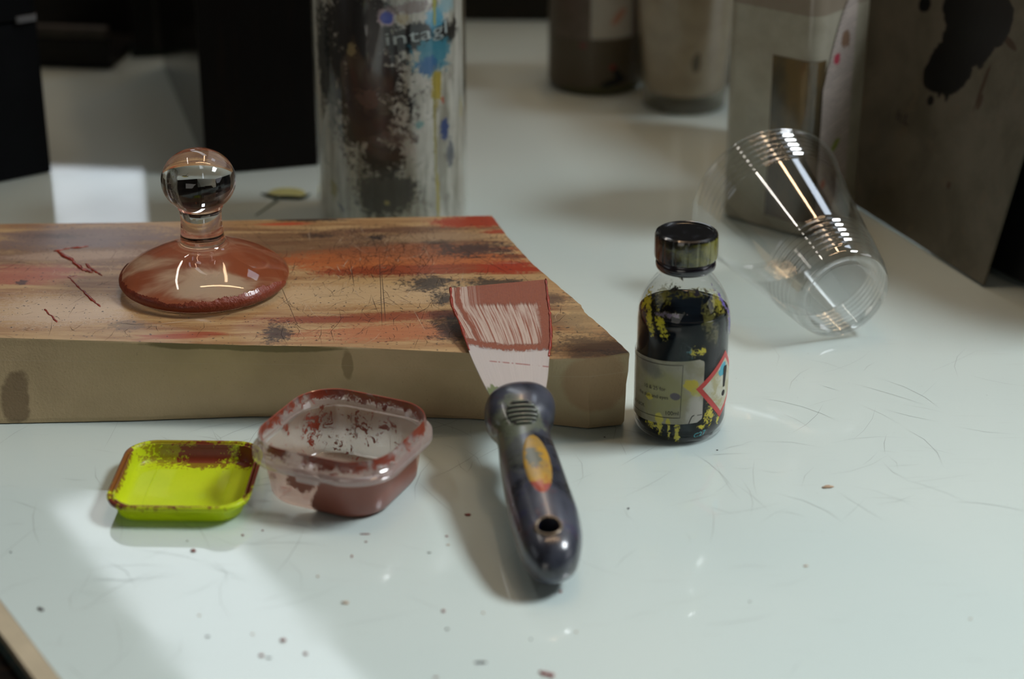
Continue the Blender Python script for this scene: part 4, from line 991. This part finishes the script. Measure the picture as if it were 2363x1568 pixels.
def white_cup():
    p = at(1585, 270); r0 = .0325
    root = thing('white_cup', 'tall white plastic cup set in a clear one, smudged grey on its front', 'cup', (p.x, p.y+r0, .0003))
    t = NT('white_cup_plastic'); v = t.obj(); cv = t.cyl(v, .036); n = t.noise(v, 60, 5, .6)
    c = t.mix(t.step(n, .35, .65), rgb(236, 222, 200), rgb(222, 206, 184))
    c = t.mix(t.math('MULTIPLY', t.blob(cv, .0060, .043, .0045, .010, ang=-.15, nz=n, amp=1.2), .85), c, rgb(96, 90, 86))
    m = t.done(t.mixsh(.25, t.bsdf(c, .22, Coat_Weight=.6), t.n('ShaderNodeBsdfTranslucent', {'Color': c})))
    V, F = lathe([(.0285, .0135), (.0305, .0150), (.0312, .0190), (.0385, .092), (.0420, .135), (.0432, .136), (.0436, .138), (.0424, .138), (.0405, .134), (.0290, .0170)], 80, cap=(True, True)); mk('inner_cup', V, F, m, root, smooth=True, autosm=.8)
    t = NT('outer_clear_cup'); m2 = t.done(t.mixsh(.25, t.clear((.80, .80, .76), .06, .05), t.n('ShaderNodeBsdfDiffuse', {'Color': rgb(120, 116, 96)})))
    V, F = lathe([(.0305, .0), (.0325, .0015), (.0332, .006), (.0400, .092), (.0428, .128), (.0440, .129)], 80, cap=(True, False)); mk('outer_cup', V, F, m2, root, smooth=True)
    # dark amber bottle half hidden between the white cup and the square bottle
    q = at(1690, 215)
    rt = thing('amber_bottle', 'dark amber bottle half hidden between the white cup and the square bottle', 'bottle', (q.x-.006, q.y+.055, .0003))
    V, F = lathe(smooth_profile([(.030, 0), (.034, .002), (.035, .008), (.035, .11), (.030, .13), (.014, .15), (.013, .18)], 4), 64, cap=(True, True))
    mk('body', V, F, cboard('amber_brown', rgb(52, 28, 12), rgb(70, 40, 18), (1, 1, 1), .25), rt, smooth=True)
white_cup()
def square_bottle():
    root = thing('square_bottle', 'squarish translucent white bottle with torn text label, behind the fallen cup', 'bottle', (.1875, 1.266, .0003), rotz=math.radians(-40))
    hs = .0345; rr = .010
    t = NT('milky_bottle_plastic'); v = t.obj(); n = t.noise(v, 30, 5, .6); z = t.n('ShaderNodeSeparateXYZ', {0: v}, out=2)
    c = t.mix(t.step(n, .35, .65), rgb(182, 178, 160), rgb(164, 158, 140))
    c = t.mix(t.math('MULTIPLY', t.step(z, .1475, .1485), .7), c, rgb(140, 124, 108))
    m = t.done(t.mixsh(.15, t.bsdf(c, .3, Coat_Weight=.4), t.n('ShaderNodeBsdfTranslucent', {'Color': c})))
    R = [(hs-.004, rr-.003, 0), (hs-.001, rr-.001, .0012), (hs, rr, .005), (hs, rr, .165), (hs-.004, rr, .178), (.018, .012, .192), (.014, .0135, .196), (.014, .0135, .215)]
    V, F = loft([rrect(a, a, min(r_, a-.0001), z_, 8) for a, r_, z_ in R]); mk('body', V, F, m, root, smooth=True, autosm=.6)
    V, F = lathe([(.0165, .200), (.0165, .219), (.0150, .2205), (.0002, .2205)], 48, cap=(True, True)); mk('cap', V, F, simple('white_bottle_cap', rgb(150, 145, 130), .4), root)
    # clear window showing brown contents, wrapping the front corner
    t = NT('brown_contents'); v = t.obj(); n = t.noise(t.mapping(v, scale=(1, 1, .35)), 45, 4, .6)
    m_w = t.done(t.bsdf(t.mix(t.step(n, .35, .7), rgb(104, 84, 52), rgb(64, 60, 48)), .12, Coat_Weight=.8))
    # body outline path around the front-left corner
    path = rrect(hs+.0004, hs+.0004, rr, 0, 8)
    L = [0]
    for i in range(1, len(path)+1): L.append(L[-1]+math.dist(path[i-1][:2], path[i % len(path)][:2]))
    def on(s, lift=0.0):
        s = s % L[-1]
        for i in range(len(path)):
            if L[i+1] >= s:
                f = (s-L[i])/max(1e-9, L[i+1]-L[i]); a = path[i]; b = path[(i+1) % len(path)]; x = a[0]+(b[0]-a[0])*f; y = a[1]+(b[1]-a[1])*f
                d = Vector((x, y)).normalized()*lift; return x+d.x, y+d.y
    # find arc position of the corner facing the camera (local +x,-y corner or -x,-y corner)
    c1 = L[4]                     # middle of corner (+,-)
    cl = L[3*9+4]                 # middle of corner (-,-)
    def strip(name, sA, sB, zfun0, zfun1, mat, lift, ns=40, nt=20):
        V = []; F = []; UV = []
        for j in range(nt+1):
            for i in range(ns+1):
                s = sA+(sB-sA)*i/ns; x, y = on(s, lift); a = zfun0(i/ns); b = zfun1(i/ns); V.append((x, y, a+(b-a)*j/nt)); UV.append((i/ns, (a+(b-a)*j/nt)/.2))
        for j in range(nt):
            for i in range(ns): q = j*(ns+1)+i; F.append((q, q+1, q+ns+2, q+ns+1))
        return mk(name, V, F, mat, root, smooth=True, uv=UV)
    return root, strip, c1, cl, L, m_w
sqroot, sqstrip, SC1, SCL, SL, m_win = square_bottle()
# camera sees the (-x,-y) face pair around corner SC?: the front corner is the (+,-) corner
sqstrip('contents_window', SC1-.030, SC1+.010, lambda u: .010, lambda u: .119, m_win, .0001)
def tornlabel():
    t = NT('printed_torn_label'); v = t.uv(); x = t.n('ShaderNodeSeparateXYZ', {0: v}, out=None)
    sk = t.math('MULTIPLY_ADD', x.outputs[0], -.035, x.outputs[1])
    ln = t.step(t.math('SINE', t.math('MULTIPLY', sk, 420)), .0, .5)
    wd = t.step(t.noise(t.mapping(v, scale=(22, 300, 1)), 1, 2), .42, .5); blk_ = t.step(t.noise(t.mapping(v, scale=(1, 24, 1)), 1, 2), .42, .5)
    f = t.math('MULTIPLY', t.math('MULTIPLY', ln, wd), t.math('MULTIPLY', blk_, .55))
    n = t.noise(v, 12, 4)
    c = t.mix(f, rgb(188, 176, 168), rgb(86, 82, 84))
    c = t.mix(t.blob(v, .40, .585, .12, .022, nz=n, amp=1), c, rgb(180, 66, 84)); c = t.mix(t.blob(v, .66, .64, .16, .035, nz=n, amp=1.5), c, rgb(130, 104, 84))
    c = t.mix(t.blob(v, .55, .29, .16, .018, ang=.1, nz=n, amp=.6), c, rgb(138, 152, 62)); c = t.mix(t.blob(v, .20, .17, .10, .02, nz=n, amp=.8), c, rgb(184, 84, 62))
    return t.done(t.bsdf(c, .6))
sqstrip('label', SC1+.008, SC1+.043, lambda u: .003+.004*math.sin(u*9)*.3, lambda u: .100+.058*math.sin(min(1, u*1.15)*PI/2), tornlabel(), .0006)

# ================================================================== leaning metal plate and dark cases at the right
def plate():
    A = at(1975, 480); B = at(2268, 664); d = (B-A).normalized(); n = Vector((-d.y, d.x, 0)); ph = math.radians(13.2)
    up = Vector((0, 0, 1))*math.cos(ph)+n*math.sin(ph); nn = d.cross(up)
    M = Matrix(((d.x, up.x, nn.x, B.x), (d.y, up.y, nn.y, B.y), (d.z, up.z, nn.z, B.z+.0012), (0, 0, 0, 1)))
    root = thing('metal_plate', 'grey metal plate with a black ink splash, leaning at the right of the table', 'plate'); root.matrix_world = M
    def loc(px, py):
        o = Vector((0, 0, HC)); r = at(px, py)-o; tt = (B-o).dot(nn)/r.dot(nn); q = M.inverted() @ (o+r*tt); return q.x, q.y
    t = NT('dull_zinc_plate'); v = t.obj(); n1 = t.noise(v, 22, 6, .6, .4); n2 = t.noise(v, 70, 5, .6, .5); n3 = t.noise(v, 300, 3)
    c = t.mix(t.step(n1, .35, .68), rgb(118, 112, 98), rgb(96, 92, 78)); c = t.mix(t.math('MULTIPLY', t.step(n2, .55, .7), .35), c, rgb(128, 112, 92))
    blk = rgb(12, 13, 14); f = None
    for px, py, rx, ry, an in ((2250, 20, 95, 100, 0), (2235, 90, 85, 62, .2), (2180, 150, 48, 60, .3), (2160, 180, 42, 34, 0), (2215, 150, 40, 70, -.2), (2300, 50, 46, 60, 0), (2148, 232, 10, 12, 0), (2172, 205, 7, 20, 0), (2190, 210, 6, 26, 0), (2135, 10, 20, 18, 0)):
        q = loc(px, py); b = t.blob(v, q[0], q[1], rx*.00036, ry*.00030, ang=an, nz=n2, amp=.8, soft=.08); f = b if f is None else t.math('MAXIMUM', f, b)
    f = t.math('MINIMUM', f, 1.0)
    for px, py, rx, ry, an in ((2268, 200, 6, 60, -.1), (2262, 235, 7, 22, -.1), (2330, 98, 30, 9, -.3), (2190, 428, 6, 9, 0)):
        q = loc(px, py); c = t.mix(t.math('MULTIPLY', t.blob(v, q[0], q[1], rx*.00036, ry*.0003, ang=an, nz=n2, amp=.7), .8), c, rgb(70, 52, 40))
    c = t.mix(f, c, blk)
    m = t.done(t.bsdf(c, t.math('MULTIPLY_ADD', f, -.1, .42), Metallic=t.math('MULTIPLY_ADD', f, -.35, .35), Normal=t.bump(t.mix(.5, n3, n2), .12, .001)))
    W, H = .33, .26
    bm = bmesh.new(); bmesh.ops.create_cube(bm, size=1); bmesh.ops.scale(bm, vec=(W, H, .0018), verts=bm.verts); bmesh.ops.translate(bm, vec=(-W/2, H/2, -.0009), verts=bm.verts)
    bmesh.ops.bevel(bm, geom=bm.edges[:], offset=.0005, segments=2, affect='EDGES')
    me = bpy.data.meshes.new('sheet'); bm.to_mesh(me); bm.free(); me.materials.append(m); link(bpy.data.objects.new('sheet', me), root)
    q = loc(2068, 272); V, F = text_mesh('h:L', .013); mk('pencil_mark', [(p.x+q[0], p.y*.8+q[1]-.001, .0004) for p in V], F, simple('pencil_grey', rgb(52, 50, 46), .6), root)
    # black board leaning just behind the plate
    c0 = at(2277, 633); c1 = at(2363, 673); d2 = (c1-c0).normalized(); n2_ = Vector((-d2.y, d2.x, 0)); up2 = Vector((0, 0, 1))*math.cos(ph)+n2_*math.sin(ph); nn2 = d2.cross(up2)
    c0 = c0+n2_*.002
    M2 = Matrix(((d2.x, up2.x, nn2.x, c0.x), (d2.y, up2.y, nn2.y, c0.y), (d2.z, up2.z, nn2.z, .0035), (0, 0, 0, 1)))
    root2 = thing('black_board', 'thick black board leaning behind the grey metal plate at the right edge', 'board'); root2.matrix_world = M2
    mb = cboard('black_board_paint', rgb(10, 11, 11), rgb(24, 25, 23), (1, 1, 1), .5)
    box('panel', (.16, .25, .012), mb, root2, loc=(.055, .125, -.0065), bev=.002)
    box('edge_batten', (.012, .25, .004), simple('worn_dark_batten', rgb(34, 34, 31), .6), root2, loc=(.04, .125, .0015), bev=.001)
plate()
low = thing('dark_plank', 'low dark plank on edge at the back left of the table', 'plank', (-.62, 1.87, .0003))
box('plank', (.58, .03, .12), cboard('dark_plank_wood', rgb(12, 11, 9), rgb(26, 22, 18)), low, loc=(0, 0, .06), bev=.002)

# ================================================================== small flakes and crumbs
m_cr = [simple('dried_red_ink', rgb(128, 48, 44), .5, .3, 400), simple('dried_dark_ink', rgb(66, 58, 62), .5, .2, 400), simple('pale_crumb', rgb(176, 150, 124), .6, .2, 400)]
def crumb(px, py, sx, sy, mi, ang=0.0, label=None, h=.5):
    bm = bmesh.new(); bmesh.ops.create_icosphere(bm, subdivisions=2, radius=1)
    s = random.random()*50
    for v in bm.verts:
        v.co *= 1+.45*mnoise.noise(v.co*1.4+Vector((s, 0, 0)))
        v.co = Vector((v.co.x*sx, v.co.y*sy, max(v.co.z, -.6)*min(sx, sy)*h))
    lo = min(v.co.z for v in bm.verts); me = bpy.data.meshes.new('ink_crumb')
    bmesh.ops.translate(bm, vec=(0, 0, -lo), verts=bm.verts); bm.to_mesh(me); bm.free(); me.materials.append(m_cr[mi])
    me.polygons.foreach_set('use_smooth', [True]*len(me.polygons))
    o = bpy.data.objects.new('ink_crumb', me); p = at(px, py); o.location = (p.x, p.y, .0001); o.rotation_euler = (0, 0, ang); link(o)
    if label: tag(o, label, 'crumb')
    else: tag(o, ('tiny fleck of dried red ink on the white tabletop', 'tiny dark grey fleck on the white tabletop', 'tiny pale brown fleck on the white tabletop')[mi], 'crumb', ('red ink flecks on the tabletop', 'dark flecks on the tabletop', 'pale flecks on the tabletop')[mi])
crumb(446, 1273, .0013, .0011, 0, .3, 'round crumb of dried red ink below the yellow lid')
crumb(1079, 1190, .0014, .0010, 0, 0, 'crumb of dried red ink between the pot and the spatula handle')
crumb(843, 1234, .0024, .0004, 0, 0, 'thin red ink sliver on the table in front of the pot')
crumb(1258, 1558, .0017, .0013, 0, .2, 'largest cluster of red ink crumbs at the bottom edge of the table view')
crumb(1272, 1562, .0016, .0013, 0, 1.2); crumb(1248, 1553, .0009, .0008, 0)
crumb(94, 1408, .0021, .0009, 1, -.6, 'curled dark flake near the beige table border')
crumb(1108, 1531, .0026, .0007, 1, 0, 'flat grey flake near the bottom edge below the spatula')
crumb(1910, 1126, .0028, .0012, 2, .2, 'pale straw-coloured flake alone on the table at the right')
crumb(797, 1393, .0017, .0009, 2, 0, 'soft brownish flake in front of the pot')
for q in ((653, 1480, .0013, .0011, 0), (603, 1515, .001, .0009, 0), (705, 1511, .0009, .0009, 0), (1023, 1412, .0009, .0009, 0), (1293, 1367, .0009, .0008, 0), (1031, 1239, .0007, .0006, 0), (1034, 1259, .0010, .0004, 2), (812, 1285, .0005, .0012, 0),
          (845, 1252, .0008, .0004, 0), (560, 1237, .0007, .0006, 0), (990, 1277, .0010, .0004, 1), (733, 1332, .0006, .0006, 2), (460, 1422, .0006, .0005, 2), (479, 1471, .0009, .0006, 1), (1115, 1416, .0006, .0005, 2), (583, 1465, .0006, .0005, 2),
          (1032, 1454, .0007, .0006, 1), (25, 1276, .0006, .0005, 1), (1225, 1477, .0005, .0005, 1), (1006, 1566, .0012, .0006, 0), (620, 1520, .0012, .0005, 1), (1450, 1175, .0006, .0006, 1), (1860, 1308, .0012, .0006, 2), (1655, 1040, .0005, .0004, 1), (1395, 1010, .0006, .0004, 1),
          (1730, 1390, .0005, .0004, 1), (2240, 1430, .0006, .0005, 2), (432, 1250, .0004, .0004, 1), (606, 1226, .0005, .0005, 0), (1330, 1460, .0006, .0005, 2)):
    crumb(*q)
# leaf-like flake of dried ink behind the stone
def flake():
    p = at(662, 452)
    root = thing('ink_flake', 'curled dark green and pale yellow flake of dried ink left of the tin', 'flake', (p.x, p.y, .0002))
    V = []; F = []
    for j in range(7):
        for i in range(19):
            u = i/18*2-1; w_ = math.sqrt(max(.02, 1-u*u)); v_ = j/6
            V.append((u*.0135, -.004+v_*.016*w_, .0008+.0030*math.sin(v_*PI)*w_+.001*u*u))
    for j in range(6):
        for i in range(18): q = j*19+i; F.append((q, q+1, q+20, q+19))
    mk('pale_skin', V, F, simple('pale_green_skin', rgb(176, 176, 116), .5), root, smooth=True)
    P = [(-.0175, -.0015, .0018), (-.012, -.0035, .0014), (-.006, -.0065, .0010), (.0, -.0070, .0012), (.006, -.0075, .0012), (.011, -.0078, .0012), (.0165, -.002, .0020)]
    P = smooth_profile(P, 4); V, F = tube(P, [.0006+.0010*math.sin(PI*min(1, max(0, i/(len(P)-1)))) for i in range(len(P))], 8); mk('dark_fold', V, F, simple('dark_green_fold', rgb(16, 42, 34), .4), root, smooth=True)
    V, F = tube([(-.004, -.0065, .0010), (-.009, -.020, .0006), (-.017, -.040, .0004)], [.0009, .0006, .0003], 6); mk('stem', V, F, simple('grey_green_stem', rgb(100, 120, 110), .5), root, smooth=True)
flake()
